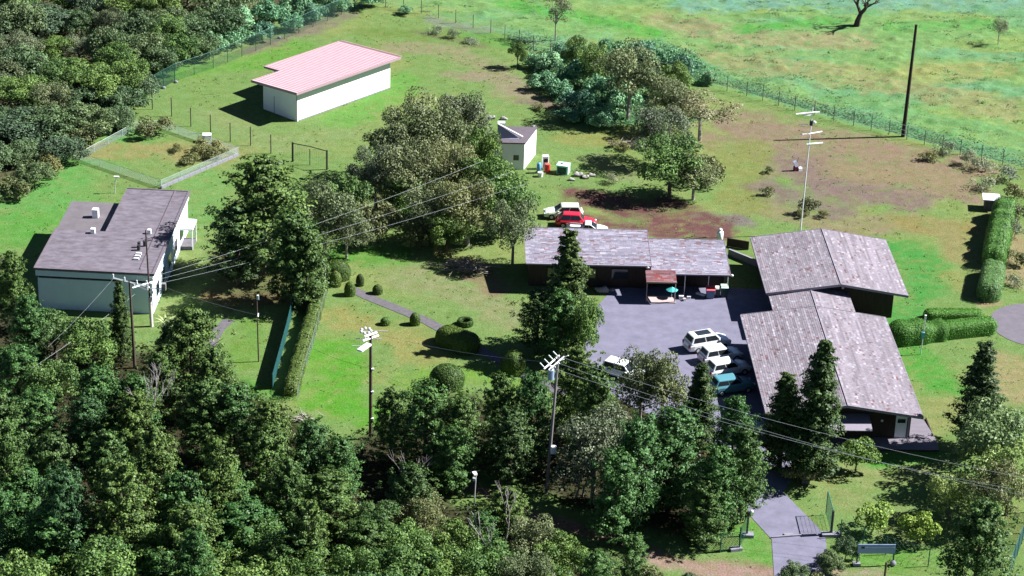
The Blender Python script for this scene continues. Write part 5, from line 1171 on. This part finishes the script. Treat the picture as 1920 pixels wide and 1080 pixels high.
# brush pile on the lawn: bare branches
def twigs(mb, c, n, L, r, spread=1.0, up=.3):
    for _ in range(n):
        a = random.uniform(0, 6.28); d = Vector((math.cos(a)*spread, math.sin(a)*spread*.5, random.uniform(-.05, up))).normalized()*random.uniform(.4, 1)*L
        p = Vector(c)+Vector((random.gauss(0,.9)*spread, random.gauss(0,.5)*spread, random.uniform(.05,.5)))
        mb.tube([p, p+d*.5+Vector((0,0,random.uniform(0,.15))), p+d], [r, r*.7, r*.3], 4, False)
mb = MB(); twigs(mb, (0,0,0), 170, 1.7, .05, 1.35); o = stuff(mb.build('cut_branches', mat('dead_wood', (.24,.21,.17), .9, .4, 5)))
t = thing('brush_pile', 'heap of dry cut branches on the upper lawn left of the long low building', 'brush pile', (*gp(880,505),0)); o.parent = t
pp = plant('U', *gp(830,486), 1.5, 1.0, 'dark twiggy bush at the left end of the brush pile')
mb = MB(); twigs(mb, (0,0,0), 90, 1.4, .05, 1.2); o = stuff(mb.build('cut_branches', mat('dead_wood', (.24,.21,.17)))); t = thing('brush_pile', 'dark heap of branches in front of the far olive trees', 'brush pile', (*gp(1185,275),0)); o.parent = t
mb = MB(); twigs(mb, (0,0,0), 30, 1.1, .04, .6, .8); o = stuff(mb.build('cut_branches', mat('pale_dead_wood', (.42,.38,.34), .9, .3, 5))); t = thing('brush_pile', 'pale dead twigs at the lower end of the lawn hedge', 'brush pile', (*gp(572,792),0)); o.parent = t
# bare trees
def bare(name, label, base, h, spread, m, seed, levels=4, lean=(0,0), r0=.2, first=.35, ntr=3):
    rd = random.Random(seed); mb = MB()
    def grow(p, d, L, r, lv):
        e = p+d*L; mid = p+d*L*.5+Vector((rd.gauss(0,.05),rd.gauss(0,.05),0))*L; mb.tube([p, mid, e], [r, r*.82, r*.62], 6 if r > .05 else 4, False)
        if lv == 0: return
        for k in range(rd.choice([2,3,3]) if lv < levels else ntr):
            a = rd.uniform(0, 6.28); s_ = rd.uniform(.35, .8)*spread; nd = (d+Vector((math.cos(a)*s_, math.sin(a)*s_, rd.uniform(-.1,.3)))).normalized(); grow(e, nd, L*rd.uniform(.6,.85), r*.6, lv-1)
    grow(Vector((0,0,-.1)), Vector((lean[0],lean[1],1)).normalized(), h*first, r0, levels)
    t = thing(name, label, 'tree', (*base, float(gz(*base)))); mb.build('trunk', m, t); return t
bare('bare_tree', 'big dark-trunked tree with spreading bare limbs at the top edge of the meadow', gp(1606,50), 7, 1.1, mat('dark_bark',(.05,.04,.035),.95,.3,5), 5, 4, (.22,0), .45, .26, 3)
DG = mat('silver_dead_wood', (.26,.23,.23), .9, .3, 5)
bare('dead_tree', 'silvery dead tree in the dark gap of the lower left wood', top(225,900,5.5), 6.5, .7, DG, 11, 4, (.15,-.1), .12, .35)
bare('dead_tree', 'dead tree with pale layered branches under the twin utility poles', top(272,720,7), 7.5, .8, DG, 15, 4, (0,0), .12, .4)
bare('dead_tree', 'pale dead stems standing left of the shaded conifers, front of the lawn', top(765,880,4), 5, .8, DG, 19, 3, (.1,0), .09, .4)
for px_, py_, lab in ((1078,935,'left of two pale slanting stems under the big grey-green tree'),(1092,932,'right of two pale slanting stems under the big grey-green tree')):
    bare('dead_tree', lab, gp(px_, py_), 3.5, .4, DG, px_, 2, (.15,-.2), .10, .6, 2)
bare('dead_tree', 'leaning pale trunk at the bottom of the wood below the dirt road', gp(940,1085), 4.5, .5, DG, 44, 3, (-.35,.1), .14, .5, 2)
bare('dead_tree', 'pale forked stem among the trees below the lamp pole', gp(945,1040), 5, .5, DG, 48, 3, (.1,.1), .12, .5, 2)
# far lone tree
pt('S', 1878, 30, 3.8, 1.35, 'small round lone tree in the meadow at the far upper right')
# spiky palm
t = thing('spiky_palm', 'spiky pale-leaved palm head beside the twin utility poles', 'palm', (*top(312,598,6.8),0))
MB().tube([(0,0,0),(0,0,6.3)], [.16,.12], 8).build('trunk', BARK, t); mb = MB(); LM = mat('palm_leaf', (.30,.36,.16), .6, .2, 3)
for k_ in range(16):
    a = k_*2.4; e = .1+.5*random.random(); d = Vector((math.cos(a)*math.cos(e), math.sin(a)*math.cos(e), math.sin(e))); sdv = Vector((-math.sin(a), math.cos(a), 0)); c_ = Vector((0,0,6.3))
    MB().add([c_-sdv*.06, c_+d*.8-sdv*.09+Vector((0,0,.05)), c_+d*1.4-Vector((0,0,.1)), c_+d*.8+sdv*.09+Vector((0,0,.05)), c_+sdv*.06, c_+d*.7-Vector((0,0,.03))], [(0,1,3,4),(1,2,3),(0,5,1),(5,2,1),(5,3,2),(4,3,5),(0,4,5)]).build('leaf', LM, t)
# light debris along the fence
for px_, py_, lab in ((399,97,'white scrap lying at the wood edge fence'),(524,72,'white stone beside the upper fence left of the shed roof'),(676,10,'white stone near the top edge of the lawn'),(330,155,'white footing at the green fence corner'),(307,166,'second white footing of the green corner fence')):
    mb = MB(); ellipsoid(mb, (0,0,.1), (.26,.2,.2), 8, 5); o = mb.build('white_stone', KERB); o.location = (*gp(px_, py_), 0); tag(o, lab, 'stone')
S.cycles.max_bounces = 5; S.cycles.diffuse_bounces = 2; S.cycles.transmission_bounces = 3
